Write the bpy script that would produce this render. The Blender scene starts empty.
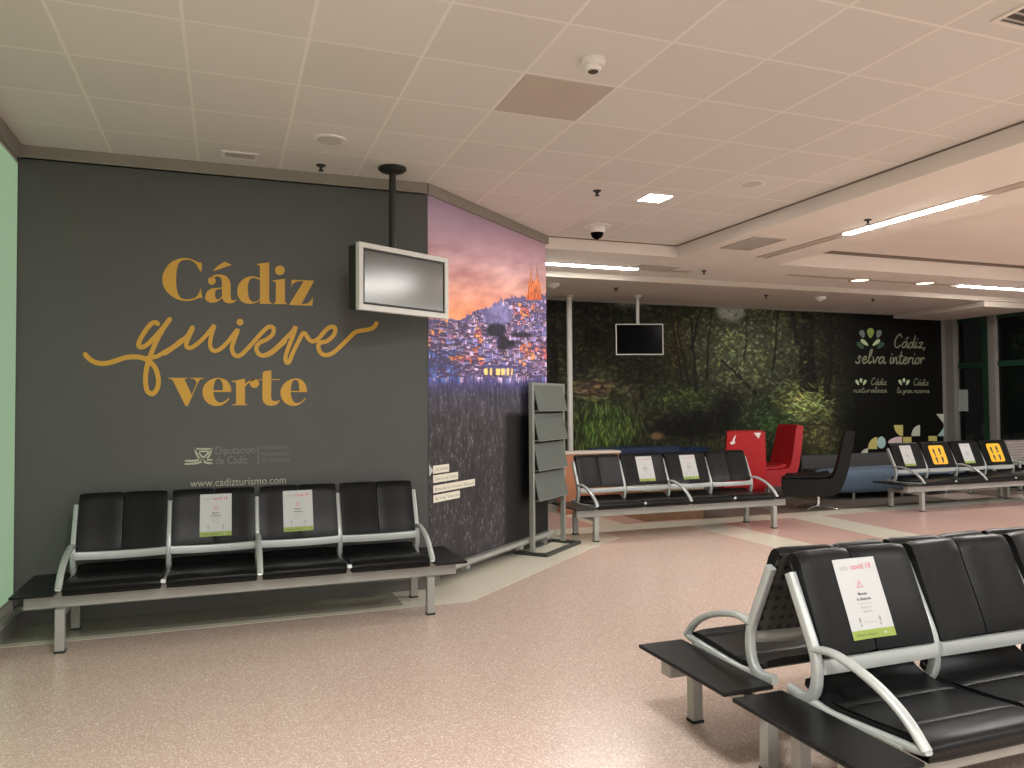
import bpy, bmesh, math, random
import numpy as np
from mathutils import Vector, Matrix
random.seed(7)
SC = bpy.context.scene
COL = SC.collection
PI = math.pi

# ------------------------------------------------------------------ camera
H = 1.55
YAW, PIT, ROL, FPX = math.radians(20.3), math.radians(1.6), math.radians(-0.42), 772.0
_cy, _sy = math.cos(YAW), math.sin(YAW)
_fw = Vector((_sy*math.cos(PIT), _cy*math.cos(PIT), math.sin(PIT)))
_r = Vector((_cy, -_sy, 0)); _u = _r.cross(_fw)
_R = math.cos(ROL)*_r + math.sin(ROL)*_u
_U = -math.sin(ROL)*_r + math.cos(ROL)*_u
cam = bpy.data.objects.new('camera', bpy.data.cameras.new('camera'))
COL.objects.link(cam)
m = Matrix.Identity(4)
for i in range(3):
    m[i][0], m[i][1], m[i][2] = _R[i], _U[i], -_fw[i]
m[0][3], m[1][3], m[2][3] = 0, 0, H
cam.matrix_world = m
cam.data.sensor_width = 36.0
cam.data.lens = FPX/1024*36.0
cam.data.clip_start = 0.05
SC.camera = cam
SC.view_settings.view_transform = 'Standard'
SC.view_settings.look = 'None'
SC.view_settings.gamma = 1.0
SC.view_settings.use_curve_mapping = False
SC.view_settings.exposure = 0.0
try:
    SC.cycles.use_denoising = True
    SC.cycles.max_bounces = 10
    SC.cycles.diffuse_bounces = 5
    SC.cycles.sample_clamp_indirect = 6.0
except Exception:
    pass

def ray(u, v):
    return _R*((u-512)/FPX) + _U*((384-v)/FPX) + _fw
def at_y(u, v, y):
    d = ray(u, v); t = y/d.y
    return Vector((d.x*t, y, H+d.z*t))
def at_z(u, v, z):
    d = ray(u, v); t = (z-H)/d.z
    return Vector((d.x*t, d.y*t, z))

# ------------------------------------------------------------------ materials
def lin(c):
    c = c/255.0
    return c/12.92 if c <= 0.04045 else ((c+0.055)/1.055)**2.4
def rgb(r, g, b): return (lin(r), lin(g), lin(b), 1.0)

def mat(name, col, rough=0.5, metal=0.0, spec=0.5, emit=None, estr=0.0, coat=0.0):
    mt = bpy.data.materials.new(name); mt.use_nodes = True
    b = mt.node_tree.nodes['Principled BSDF']
    b.inputs['Base Color'].default_value = col
    b.inputs['Roughness'].default_value = rough
    b.inputs['Metallic'].default_value = metal
    b.inputs['Specular IOR Level'].default_value = spec
    b.inputs['Coat Weight'].default_value = coat
    if emit:
        b.inputs['Emission Color'].default_value = emit
        b.inputs['Emission Strength'].default_value = estr
    return mt
def nd(mt, t, **kw):
    n = mt.node_tree.nodes.new(t)
    for k, v in kw.items(): setattr(n, k, v)
    return n
def lk(mt, a, b): mt.node_tree.links.new(a, b)
def vary(mt, amount=0.06, scale=6.0, rough_var=0.0):
    """gentle procedural mottling over the base colour"""
    b = mt.node_tree.nodes['Principled BSDF']
    c = list(b.inputs['Base Color'].default_value)
    tc = nd(mt, 'ShaderNodeTexCoord'); nz = nd(mt, 'ShaderNodeTexNoise')
    nz.inputs['Scale'].default_value = scale; nz.inputs['Detail'].default_value = 4
    lk(mt, tc.outputs['Object'], nz.inputs['Vector'])
    rp = nd(mt, 'ShaderNodeValToRGB')
    rp.color_ramp.elements[0].position = .3; rp.color_ramp.elements[1].position = .7
    rp.color_ramp.elements[0].color = [max(0, x*(1-amount)) for x in c[:3]]+[1]
    rp.color_ramp.elements[1].color = [min(1, x*(1+amount)) for x in c[:3]]+[1]
    lk(mt, nz.outputs['Fac'], rp.inputs['Fac']); lk(mt, rp.outputs['Color'], b.inputs['Base Color'])
    if rough_var:
        mr = nd(mt, 'ShaderNodeMapRange')
        r0 = b.inputs['Roughness'].default_value
        mr.inputs['To Min'].default_value = max(0, r0-rough_var); mr.inputs['To Max'].default_value = r0+rough_var
        lk(mt, nz.outputs['Fac'], mr.inputs['Value']); lk(mt, mr.outputs['Result'], b.inputs['Roughness'])
    return mt

M = {}
M['leather'] = vary(mat('black_leather', (0.006, 0.0064, 0.0066, 1), 0.34, spec=0.17), .25, 30, .05)
M['shell'] = mat('black_shell', (0.02, 0.02, 0.019, 1), 0.45)
M['silver'] = vary(mat('silver_paint', (0.42, 0.45, 0.435, 1), 0.33, metal=0.25), .04, 12, .04)
M['steel'] = vary(mat('beam_steel', (0.34, 0.345, 0.315, 1), 0.36, metal=0.15), .05, 9, .05)
M['black_top'] = vary(mat('black_laminate', (0.007, 0.007, 0.007, 1), 0.33, spec=.2), .2, 14, .04)
M['rubber'] = mat('black_rubber', (0.01, 0.01, 0.01, 1), 0.7)
M['white_paper'] = mat('white_paper', (0.47, 0.485, 0.48, 1), 0.6)
M['green_band'] = mat('green_print', (0.25, 0.33, 0.06, 1), 0.6)
M['print_red'] = mat('red_print', (0.55, 0.10, 0.16, 1), 0.6)
M['print_dark'] = mat('dark_print', (0.05, 0.05, 0.05, 1), 0.6)
M['print_grey'] = mat('grey_print', (0.28, 0.28, 0.28, 1), 0.6)
M['yellow_sign'] = mat('yellow_card', (0.85, 0.45, 0.02, 1), 0.5)
M['wall_grey'] = vary(mat('grey_wall_film', (0.084, 0.087, 0.083, 1), 0.55, spec=.35), .04, 1.5, .04)
M['yellow_letter'] = mat('yellow_vinyl', (0.58, 0.32, 0.024, 1), 0.5)
M['pale_letter'] = mat('pale_vinyl', (0.42, 0.43, 0.32, 1), 0.5)
M['dim_letter'] = mat('dim_vinyl', (0.19, 0.19, 0.17, 1), 0.5)
M['cornice'] = vary(mat('cornice_paint', (0.24, 0.22, 0.18, 1), 0.6), .05, 3)
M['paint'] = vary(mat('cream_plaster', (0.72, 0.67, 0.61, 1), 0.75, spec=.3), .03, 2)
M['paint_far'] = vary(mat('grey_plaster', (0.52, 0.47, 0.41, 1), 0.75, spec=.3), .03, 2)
M['slot'] = mat('tan_metal', (0.46, 0.40, 0.335, 1), 0.5)
M['white_plastic'] = mat('white_plastic', (0.72, 0.70, 0.66, 1), 0.45)
M['grey_grille'] = vary(mat('grey_grille', (0.43, 0.39, 0.345, 1), 0.6), .08, 20)
M['pale_grille'] = mat('pale_grille', (0.53, 0.50, 0.45, 1), 0.7)
M['dark_slot'] = mat('dark_slot', (0.05, 0.045, 0.035, 1), 0.7)
M['gap_shade'] = mat('shadow_gap_brown', (0.17, 0.13, 0.10, 1), 0.8)
M['black_metal'] = mat('black_metal', (0.012, 0.012, 0.012, 1), 0.5)
M['tv_frame'] = mat('silver_bezel', (0.58, 0.58, 0.54, 1), 0.4, metal=.1)
M['tv_body'] = mat('black_plastic', (0.015, 0.015, 0.015, 1), 0.5)
M['screen'] = mat('screen_glass', (0.13, 0.13, 0.124, 1), 0.17, spec=.8, metal=.7)
M['screen_black'] = mat('black_screen', (0.001, 0.001, 0.0012, 1), 0.15, spec=.04)
M['lamp_white'] = mat('lamp_diffuser', (0.9, 0.9, 0.9, 1), 0.5, emit=(1.0, 0.97, 0.93, 1), estr=100.0)
M['lamp_small'] = mat('small_lamp', (0.9, 0.9, 0.9, 1), 0.5, emit=(1.0, 0.98, 0.95, 1), estr=190.0)
M['lamp_warm'] = mat('warm_lamp', (0.9, 0.9, 0.9, 1), 0.5, emit=(1.0, 0.86, 0.6, 1), estr=2.2)
M['lightbox'] = mat('green_lightbox', (0.08, 0.09, 0.08, 1), 0.4, emit=(0.40, 0.60, 0.36, 1), estr=0.58)
M['pole_white'] = mat('white_pole', (0.55, 0.54, 0.50, 1), 0.4)
M['stand_grey'] = vary(mat('grey_green_metal', (0.105, 0.122, 0.110, 1), 0.5), .05, 8)
M['stand_post'] = mat('grey_post', (0.32, 0.34, 0.31, 1), 0.35, metal=.4)
M['dark_base'] = mat('dark_green_base', (0.035, 0.04, 0.034, 1), 0.45)
M['terracotta'] = vary(mat('terracotta_board', (0.42, 0.17, 0.085, 1), 0.6), .08, 5)
M['wood'] = vary(mat('brown_board', (0.36, 0.21, 0.11, 1), 0.55), .12, 9)
M['cream_edge'] = mat('cream_edge', (0.62, 0.55, 0.46, 1), 0.5)
M['red'] = vary(mat('red_upholstery', (0.44, 0.010, 0.016, 1), 0.5), .08, 12)
M['charcoal'] = vary(mat('charcoal_upholstery', (0.007, 0.007, 0.007, 1), 0.5, spec=.2), .15, 12)
M['greyfabric'] = vary(mat('dark_grey_fabric', (0.055, 0.058, 0.06, 1), 0.8), .1, 25)
M['bluefabric'] = vary(mat('grey_blue_fabric', (0.125, 0.185, 0.26, 1), 0.8), .07, 25)
M['navy'] = vary(mat('navy_fabric', (0.012, 0.026, 0.07, 1), 0.75), .1, 25)
M['chrome'] = mat('chrome', (0.75, 0.74, 0.72, 1), 0.18, metal=.9)
M['pillar'] = vary(mat('grey_pillar', (0.17, 0.165, 0.15, 1), 0.5), .05, 3)
M['dark_frame'] = mat('dark_green_frame', (0.006, 0.03, 0.016, 1), 0.4)
M['notice'] = mat('pale_notice', (0.30, 0.34, 0.33, 1), 0.6)
M['cream_tag'] = mat('cream_tag', (0.70, 0.68, 0.56, 1), 0.6)
M['white_marks'] = mat('white_marks', (0.85, 0.82, 0.80, 1), 0.5)

# perforated back shell: round holes in a square pattern over the middle
def perforated(name, base, hole):
    mt = mat(name, base, 0.45)
    b = mt.node_tree.nodes['Principled BSDF']
    at = nd(mt, 'ShaderNodeAttribute'); at.attribute_name = 'perf'
    sx = nd(mt, 'ShaderNodeSeparateXYZ'); lk(mt, at.outputs['Vector'], sx.inputs[0])
    def fr(o):
        a = nd(mt, 'ShaderNodeMath', operation='FRACT'); lk(mt, o, a.inputs[0])
        s = nd(mt, 'ShaderNodeMath', operation='SUBTRACT'); lk(mt, a.outputs[0], s.inputs[0]); s.inputs[1].default_value = .5
        p = nd(mt, 'ShaderNodeMath', operation='MULTIPLY'); lk(mt, s.outputs[0], p.inputs[0]); lk(mt, s.outputs[0], p.inputs[1])
        return p.outputs[0]
    ad = nd(mt, 'ShaderNodeMath', operation='ADD'); lk(mt, fr(sx.outputs[0]), ad.inputs[0]); lk(mt, fr(sx.outputs[1]), ad.inputs[1])
    lt = nd(mt, 'ShaderNodeMath', operation='LESS_THAN'); lk(mt, ad.outputs[0], lt.inputs[0]); lt.inputs[1].default_value = .06
    mu = nd(mt, 'ShaderNodeMath', operation='MULTIPLY'); lk(mt, lt.outputs[0], mu.inputs[0]); lk(mt, sx.outputs[2], mu.inputs[1])
    mx = nd(mt, 'ShaderNodeMix', data_type='RGBA')
    mx.inputs['A'].default_value = base; mx.inputs['B'].default_value = hole
    lk(mt, mu.outputs[0], mx.inputs['Factor']); lk(mt, mx.outputs['Result'], b.inputs['Base Color'])
    return mt
M['perf'] = perforated('perforated_shell', (0.045, 0.045, 0.04, 1), (0.003, 0.003, 0.003, 1))
M['perf_lit'] = perforated('lit_perforated_shell', (0.36, 0.34, 0.33, 1), (0.03, 0.02, 0.02, 1))  # same shell made paler, ceiling light put into the base colour

# terrazzo
def terrazzo(name, base, lo, hi, rough):
    mt = mat(name, base, rough, spec=0.5)
    b = mt.node_tree.nodes['Principled BSDF']
    tc = nd(mt, 'ShaderNodeTexCoord')
    v1 = nd(mt, 'ShaderNodeTexVoronoi'); v1.inputs['Scale'].default_value = 240
    v2 = nd(mt, 'ShaderNodeTexVoronoi'); v2.inputs['Scale'].default_value = 140
    nz = nd(mt, 'ShaderNodeTexNoise'); nz.inputs['Scale'].default_value = 0.9; nz.inputs['Detail'].default_value = 3
    for n in (v1, v2, nz): lk(mt, tc.outputs['Object'], n.inputs['Vector'])
    r1 = nd(mt, 'ShaderNodeValToRGB'); e = r1.color_ramp.elements
    e[0].position = 0; e[0].color = lo; e[1].position = 1; e[1].color = hi
    k = r1.color_ramp.elements.new(.35); k.color = base
    k = r1.color_ramp.elements.new(.72); k.color = base
    s1 = nd(mt, 'ShaderNodeSeparateColor'); lk(mt, v1.outputs['Color'], s1.inputs[0]); lk(mt, s1.outputs[0], r1.inputs['Fac'])
    s2 = nd(mt, 'ShaderNodeSeparateColor'); lk(mt, v2.outputs['Color'], s2.inputs[0])
    r2 = nd(mt, 'ShaderNodeValToRGB'); e = r2.color_ramp.elements
    e[0].position = .92; e[0].color = (0, 0, 0, 1); e[1].position = .95; e[1].color = (1, 1, 1, 1)
    lk(mt, s2.outputs[1], r2.inputs['Fac'])
    mx = nd(mt, 'ShaderNodeMix', data_type='RGBA'); mx.inputs['B'].default_value = hi
    lk(mt, r2.outputs['Color'], mx.inputs['Factor']); lk(mt, r1.outputs['Color'], mx.inputs['A'])
    lk(mt, mx.outputs['Result'], b.inputs['Base Color'])
    mr = nd(mt, 'ShaderNodeMapRange'); mr.inputs['To Min'].default_value = rough-.05; mr.inputs['To Max'].default_value = rough+.07
    lk(mt, nz.outputs['Fac'], mr.inputs['Value']); lk(mt, mr.outputs['Result'], b.inputs['Roughness'])
    return mt
M['floor'] = terrazzo('peach_terrazzo', (0.56, 0.425, 0.355, 1), (0.45, 0.325, 0.265, 1), (0.76, 0.65, 0.57, 1), .22)
M['floor_pink'] = terrazzo('pink_terrazzo', (0.60, 0.40, 0.345, 1), (0.50, 0.32, 0.27, 1), (0.72, 0.52, 0.46, 1), .2)
M['floor_cream'] = terrazzo('cream_terrazzo', (0.70, 0.67, 0.54, 1), (0.58, 0.55, 0.43, 1), (0.80, 0.77, 0.65, 1), .2)
M['carpet'] = vary(mat('brown_carpet', (0.13, 0.105, 0.085, 1), 0.6), .2, 40)

# ceiling tiles: 60 cm grid with pale T-bars
def ceiling_tiles():
    mt = mat('ceiling_tiles', (0.64, 0.60, 0.53, 1), 0.8, spec=.25)
    b = mt.node_tree.nodes['Principled BSDF']
    tc = nd(mt, 'ShaderNodeTexCoord'); sx = nd(mt, 'ShaderNodeSeparateXYZ'); lk(mt, tc.outputs['Object'], sx.inputs[0])
    masks = []; idx = []
    for o, off, w in ((sx.outputs[0], -.807, .018), (sx.outputs[1], 4.055, .018)):
        s = nd(mt, 'ShaderNodeMath', operation='SUBTRACT'); lk(mt, o, s.inputs[0]); s.inputs[1].default_value = off - w/2
        d = nd(mt, 'ShaderNodeMath', operation='DIVIDE'); lk(mt, s.outputs[0], d.inputs[0]); d.inputs[1].default_value = .6
        f = nd(mt, 'ShaderNodeMath', operation='FRACT'); lk(mt, d.outputs[0], f.inputs[0])
        l = nd(mt, 'ShaderNodeMath', operation='LESS_THAN'); lk(mt, f.outputs[0], l.inputs[0]); l.inputs[1].default_value = w/.6
        masks.append(l.outputs[0])
        fl = nd(mt, 'ShaderNodeMath', operation='FLOOR'); lk(mt, d.outputs[0], fl.inputs[0]); idx.append(fl.outputs[0])
    mxx = nd(mt, 'ShaderNodeMath', operation='MAXIMUM'); lk(mt, masks[0], mxx.inputs[0]); lk(mt, masks[1], mxx.inputs[1])
    cb = nd(mt, 'ShaderNodeCombineXYZ'); lk(mt, idx[0], cb.inputs[0]); lk(mt, idx[1], cb.inputs[1])
    wn = nd(mt, 'ShaderNodeTexWhiteNoise', noise_dimensions='2D'); lk(mt, cb.outputs[0], wn.inputs['Vector'])
    rp = nd(mt, 'ShaderNodeValToRGB')
    rp.color_ramp.elements[0].color = (0.605, 0.58, 0.54, 1); rp.color_ramp.elements[1].color = (0.645, 0.62, 0.58, 1)
    lk(mt, wn.outputs['Value'], rp.inputs['Fac'])
    m2 = nd(mt, 'ShaderNodeMix', data_type='RGBA'); m2.inputs['B'].default_value = (0.73, 0.705, 0.66, 1)
    lk(mt, mxx.outputs[0], m2.inputs['Factor']); lk(mt, rp.outputs['Color'], m2.inputs['A'])
    lk(mt, m2.outputs['Result'], b.inputs['Base Color'])
    bp = nd(mt, 'ShaderNodeBump'); bp.inputs['Strength'].default_value = .4; bp.inputs['Distance'].default_value = .004
    lk(mt, mxx.outputs[0], bp.inputs['Height']); lk(mt, bp.outputs['Normal'], b.inputs['Normal'])
    return mt
M['tiles'] = ceiling_tiles()

def picture_mat(name, gain, rough=0.5, spec=.35):
    mt = mat(name, (1, 1, 1, 1), rough, spec=spec)
    a = nd(mt, 'ShaderNodeAttribute'); a.attribute_name = 'Col'
    vm = nd(mt, 'ShaderNodeVectorMath', operation='SCALE'); vm.inputs['Scale'].default_value = gain
    lk(mt, a.outputs['Color'], vm.inputs[0])
    lk(mt, vm.outputs[0], mt.node_tree.nodes['Principled BSDF'].inputs['Base Color'])
    return mt
def glass_mat():
    mt = mat('dark_glass', (0.004, 0.006, 0.005, 1), 0.05, spec=.25)
    b = mt.node_tree.nodes['Principled BSDF']
    b.inputs['Alpha'].default_value = 0.94
    return mt
M['glass'] = glass_mat()

# ------------------------------------------------------------------ mesh helpers
class MB:
    def __init__(s): s.v = []; s.f = []
    def quad_grid(s, rows, closed_u=False, closed_v=False, cap=False):
        """rows: list of lists of points"""
        b = len(s.v); n = len(rows); k = len(rows[0])
        for r in rows: s.v += [tuple(p) for p in r]
        for i in range(n if closed_v else n-1):
            for j in range(k if closed_u else k-1):
                i2, j2 = (i+1) % n, (j+1) % k
                s.f.append((b+i*k+j, b+i*k+j2, b+i2*k+j2, b+i2*k+j))
        if cap:
            s.f.append(tuple(b+j for j in reversed(range(k))))
            s.f.append(tuple(b+(n-1)*k+j for j in range(k)))
        return s
    def box(s, x0, x1, y0, y1, z0, z1):
        b = len(s.v)
        s.v += [(x, y, z) for z in (z0, z1) for x, y in ((x0, y0), (x1, y0), (x1, y1), (x0, y1))]
        for f in ((3, 2, 1, 0), (4, 5, 6, 7), (0, 1, 5, 4), (1, 2, 6, 5), (2, 3, 7, 6), (3, 0, 4, 7)):
            s.f.append(tuple(b+i for i in f))
        return s
    def hexa(s, p):  # 4 bottom + 4 top points
        b = len(s.v); s.v += [tuple(q) for q in p]
        for f in ((3, 2, 1, 0), (4, 5, 6, 7), (0, 1, 5, 4), (1, 2, 6, 5), (2, 3, 7, 6), (3, 0, 4, 7)):
            s.f.append(tuple(b+i for i in f))
        return s
    def lathe(s, prof, c=(0, 0, 0), n=24, axis='z', cap=True):
        rows = []
        for r, h in prof:
            row = []
            for i in range(n):
                a = 2*PI*i/n
                if axis == 'z': row.append((c[0]+r*math.cos(a), c[1]+r*math.sin(a), c[2]+h))
                else: row.append((c[0]+r*math.cos(a), c[1]-h, c[2]+r*math.sin(a)))
            rows.append(row)
        return s.quad_grid(rows, closed_u=True, cap=cap)
    def prism(s, poly, frm, to):
        """poly of 2D -> frm(p), to(p) 3D"""
        n = len(poly); b = len(s.v)
        s.v += [tuple(frm(p)) for p in poly]+[tuple(to(p)) for p in poly]
        s.f.append(tuple(b+i for i in reversed(range(n)))); s.f.append(tuple(b+n+i for i in range(n)))
        for i in range(n):
            j = (i+1) % n; s.f.append((b+i, b+j, b+n+j, b+n+i))
        return s
    def tube(s, pts, rad, n=10, cap=True):
        pts = [Vector(p) for p in pts]; rows = []
        up = Vector((0, 0, 1))
        for i, p in enumerate(pts):
            t = (pts[min(i+1, len(pts)-1)]-pts[max(i-1, 0)]).normalized()
            a = t.cross(up)
            if a.length < 1e-4: a = t.cross(Vector((1, 0, 0)))
            a.normalize(); c = a.cross(t).normalized()
            r = rad[i] if isinstance(rad, (list, tuple)) else rad
            rows.append([p+a*(r*math.cos(2*PI*k/n))+c*(r*math.sin(2*PI*k/n)) for k in range(n)])
        return s.quad_grid(rows, closed_u=True, cap=cap)
    def sweep_x(s, path, hw, ht, x, sup=3.0, n=12):
        """section in (x, normal) swept along a (y,z) path; hw half width in x, ht half thickness in plane"""
        rows = []
        for i, p in enumerate(path):
            a, c = path[max(i-1, 0)], path[min(i+1, len(path)-1)]
            t = Vector((c[0]-a[0], c[1]-a[1])); t.normalize(); nn = Vector((-t.y, t.x))
            th = ht[i] if isinstance(ht, (list, tuple)) else ht
            row = []
            for k in range(n):
                an = 2*PI*(k+.5)/n; cs, sn = math.cos(an), math.sin(an)
                ex = math.copysign(abs(cs)**(2/sup), cs)*hw; en = math.copysign(abs(sn)**(2/sup), sn)*th
                row.append((x+ex, p[0]+nn.x*en, p[1]+nn.y*en))
            rows.append(row)
        return s.quad_grid(rows, closed_u=True, cap=True)
    def mesh(s, name, smooth=None):
        me = bpy.data.meshes.new(name)
        me.from_pydata(s.v, [], s.f); me.validate()
        bm = bmesh.new(); bm.from_mesh(me)
        bmesh.ops.recalc_face_normals(bm, faces=bm.faces)
        bm.to_mesh(me); bm.free()
        if smooth:
            for p in me.polygons: p.use_smooth = True
            try: me.set_sharp_from_angle(angle=math.radians(smooth))
            except Exception: pass
        return me
    def build(s, name, material, parent=None, smooth=None, bevel=0.0, seg=2):
        o = bpy.data.objects.new(name, s.mesh(name, smooth)); COL.objects.link(o)
        o.data.materials.append(material)
        if parent is not None: o.parent = parent
        if bevel:
            md = o.modifiers.new('bevel', 'BEVEL'); md.width = bevel; md.segments = seg; md.limit_method = 'ANGLE'
            md.angle_limit = math.radians(40); md.harden_normals = False
        return o

def cat(pts, sub=6, closed=False):
    n = len(pts); out = []
    P = [Vector(p) for p in pts]
    rng = range(n) if closed else range(n-1)
    for i in rng:
        p1, p2 = P[i], P[(i+1) % n]
        p0 = P[i-1] if (closed or i > 0) else p1*2-p2
        p3 = P[(i+2) % n] if (closed or i < n-2) else p2*2-p1
        for k in range(sub):
            t = k/sub
            out.append(.5*((2*p1)+(-p0+p2)*t+(2*p0-5*p1+4*p2-p3)*t*t+(-p0+3*p1-3*p2+p3)*t**3))
    if not closed: out.append(P[-1])
    return out

def thing(name, label, category, loc=(0, 0, 0), rz=0.0, group=None):
    o = bpy.data.objects.new(name, None); COL.objects.link(o)
    o.location = loc; o.rotation_euler = (0, 0, rz); o.empty_display_size = .1
    return tag(o, label, category, group)
def tag(o, label, category, group=None):
    o['label'] = label; o['category'] = category
    if group: o['group'] = group
    return o
def struct(o, label=None):
    o['kind'] = 'structure'
    if label: o['label'] = label
    return o
def copy_tree(o, parent=None):
    c = o.copy(); COL.objects.link(c)
    if parent is not None: c.parent = parent
    for ch in list(o.children): copy_tree(ch, c)
    return c

# text as a flat mesh in local (x, z) space -> list of verts / faces
def text_mesh(string, shear=0.0, spacing=1.0, bold=0.0):
    cu = bpy.data.curves.new('t', 'FONT'); cu.body = string; cu.size = 1.0; cu.shear = shear
    cu.space_character = spacing; cu.offset = bold; cu.resolution_u = 3
    ob = bpy.data.objects.new('t', cu); COL.objects.link(ob)
    dg = bpy.context.evaluated_depsgraph_get(); dg.update()
    me = bpy.data.meshes.new_from_object(ob.evaluated_get(dg))
    v = [(p.co.x, p.co.y) for p in me.vertices]; f = [tuple(p.vertices) for p in me.polygons]
    bpy.data.objects.remove(ob); bpy.data.curves.remove(cu); bpy.data.meshes.remove(me)
    return v, f
def fit_text(string, x0, x1, zb, height=None, **kw):
    """text fitted between x0 and x1 on baseline zb (2D)"""
    v, f = text_mesh(string, **kw)
    if not v: return [], []
    a, b = min(p[0] for p in v), max(p[0] for p in v)
    s = (x1-x0)/(b-a)
    sz = s if height is None else height/0.73
    return [((p[0]-a)*s+x0, p[1]*sz+zb) for p in v], f
def add2d(mb, v2, f, fn):
    b = len(mb.v); mb.v += [tuple(fn(p)) for p in v2]; mb.f += [tuple(b+i for i in q) for q in f]
def fill2d(loops):
    """even-odd fill of closed 2D loops -> verts, faces"""
    cu = bpy.data.curves.new('g', 'CURVE'); cu.dimensions = '2D'; cu.fill_mode = 'BOTH'
    for lp in loops:
        sp = cu.splines.new('POLY'); sp.points.add(len(lp)-1); sp.use_cyclic_u = True
        for i, p in enumerate(lp): sp.points[i].co = (p[0], p[1], 0, 1)
    ob = bpy.data.objects.new('g', cu); COL.objects.link(ob)
    dg = bpy.context.evaluated_depsgraph_get(); dg.update()
    me = bpy.data.meshes.new_from_object(ob.evaluated_get(dg))
    v = [(p.co.x, p.co.y) for p in me.vertices]; f = [tuple(p.vertices) for p in me.polygons]
    bpy.data.objects.remove(ob); bpy.data.curves.remove(cu); bpy.data.meshes.remove(me)
    return v, f
def ribbon(pts, w, sub=6):
    """stroke outline pieces: list of (verts, faces) 2D"""
    P = cat([(p[0], p[1]) for p in pts], sub)
    v = []; f = []
    for i, p in enumerate(P):
        t = (P[min(i+1, len(P)-1)]-P[max(i-1, 0)]); t.normalize(); n = Vector((-t.y, t.x))
        v += [tuple(p+n*w/2), tuple(p-n*w/2)]
        if i: f.append((2*i-2, 2*i-1, 2*i+1, 2*i))
    for p in (P[0], P[-1]):
        b = len(v); v += [(p.x+w/2*math.cos(2*PI*k/14), p.y+w/2*math.sin(2*PI*k/14)) for k in range(14)]
        f.append(tuple(range(b, b+14)))
    return v, f
def disc2(cx, cy, rx, ry=None, n=24):
    ry = ry or rx
    return [(cx+rx*math.cos(2*PI*k/n), cy+ry*math.sin(2*PI*k/n)) for k in range(n)]

# ------------------------------------------------------------------ room
WY = 6.40            # grey slogan wall
XL = -1.42           # left wall
CX, CYY = 1.605, 6.40   # corner where the angled mural wall starts
EX, EY = 3.35, 7.95     # far end of the angled wall
ZC, ZS, ZF, ZK = 3.45, 3.31, 3.24, 3.53
FY = 11.2            # forest wall
XR = 13.2            # glazed right wall
YB = -4.0

fl = struct(MB().box(XL-.2, 16, YB, FY+.3, -.1, 0).build('floor', M['floor']))
# pale border and bands let into the terrazzo
ma = Vector((EX-CX, EY-CYY, 0)); LM = ma.length; ma.normalize(); mn = Vector((ma.y, -ma.x, 0))   # along / outward of mural wall
def band(name, poly, m):
    o = MB().prism(poly, lambda p: (p[0], p[1], -.02), lambda p: (p[0], p[1], .0015)).build(name, m, fl)
    return o
off = .66
p0 = Vector((CX, CYY, 0))+mn*off
M['floor_shade'] = terrazzo('shaded_terrazzo', (0.33, 0.31, 0.235, 1), (0.26, 0.245, 0.185, 1), (0.42, 0.40, 0.32, 1), .2)
band('shaded_border', [(XL, 5.985), (1.30, 5.985), (1.30, 6.43), (XL, 6.43)], M['floor_shade'])  # shade below bench and wall, painted as a darker floor strip
band('border_band', [(XL, 5.90), (1.80, 5.90), (1.86, 5.93), (3.86, 7.71), (4.3, 8.05), (4.3, 8.9), (3.36, 8.9), (3.36, 8.12), (1.5, 6.55), (1.30, 6.43), (1.30, 5.985), (XL, 5.985)], M['floor_cream'])
band('cross_band', [(4.3, 8.50), (XR, 8.62), (XR, 8.98), (4.3, 8.90)], M['floor_cream'])
band('pink_panel', [(6.05, 5.2), (6.90, 5.2), (7.2, 8.55), (6.05, 8.5)], M['floor_pink'])
band('pink_panel', [(7.5, 5.2), (XR, 5.2), (XR, 8.62), (7.72, 8.55)], M['floor_pink'])
band('pink_panel', [(3.4, 8.92), (4.44, 8.92), (4.44, FY), (3.4, FY)], M['floor_pink'])
band('pink_panel', [(4.86, 8.92), (5.99, 8.92), (5.99, FY), (4.86, FY)], M['floor_pink'])
band('cream_band', [(5.55, 5.2), (6.05, 5.2), (6.05, 8.5), (5.55, 8.5)], M['floor_cream'])
band('cream_band', [(6.90, 5.2), (7.5, 5.2), (7.72, 8.55), (7.2, 8.5)], M['floor_cream'])
band('cream_band', [(4.45, 8.9), (4.85, 8.9), (4.85, FY), (4.45, FY)], M['floor_cream'])
band('lounge_carpet', [(6.0, 8.92), (10.9, 8.97), (10.9, FY), (6.0, FY)], M['carpet'])

# ceiling
cl = struct(MB().box(XL-.2, 5.06, YB, 7.94, ZC, ZC+.12).build('ceiling', M['tiles']))
bm_ = MB()
bm_.box(5.06, 6.55, YB, 7.94, ZS, ZK+.2)
bm_.box(3.2, 16, 7.94, 9.28, ZS, ZK+.2)
bm_.box(11.0, 12.6, YB, 7.94, ZS, ZK+.2)  # unseen beam, added to carry the added lamp below it
struct(bm_.build('ceiling_beam', M['paint']), 'lowered cream ceiling beams around the tiled field, and one added unseen beam')
struct(MB().box(6.55, 16, YB, 7.94, ZK, ZK+.2).build('ceiling_coffer', M['paint']))
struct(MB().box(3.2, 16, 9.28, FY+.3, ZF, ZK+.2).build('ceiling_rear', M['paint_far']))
struct(MB().box(11.87, XR+.05, 9.32, FY, 3.15, ZF).build('ceiling_bulkhead', M['paint_far']))

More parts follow.
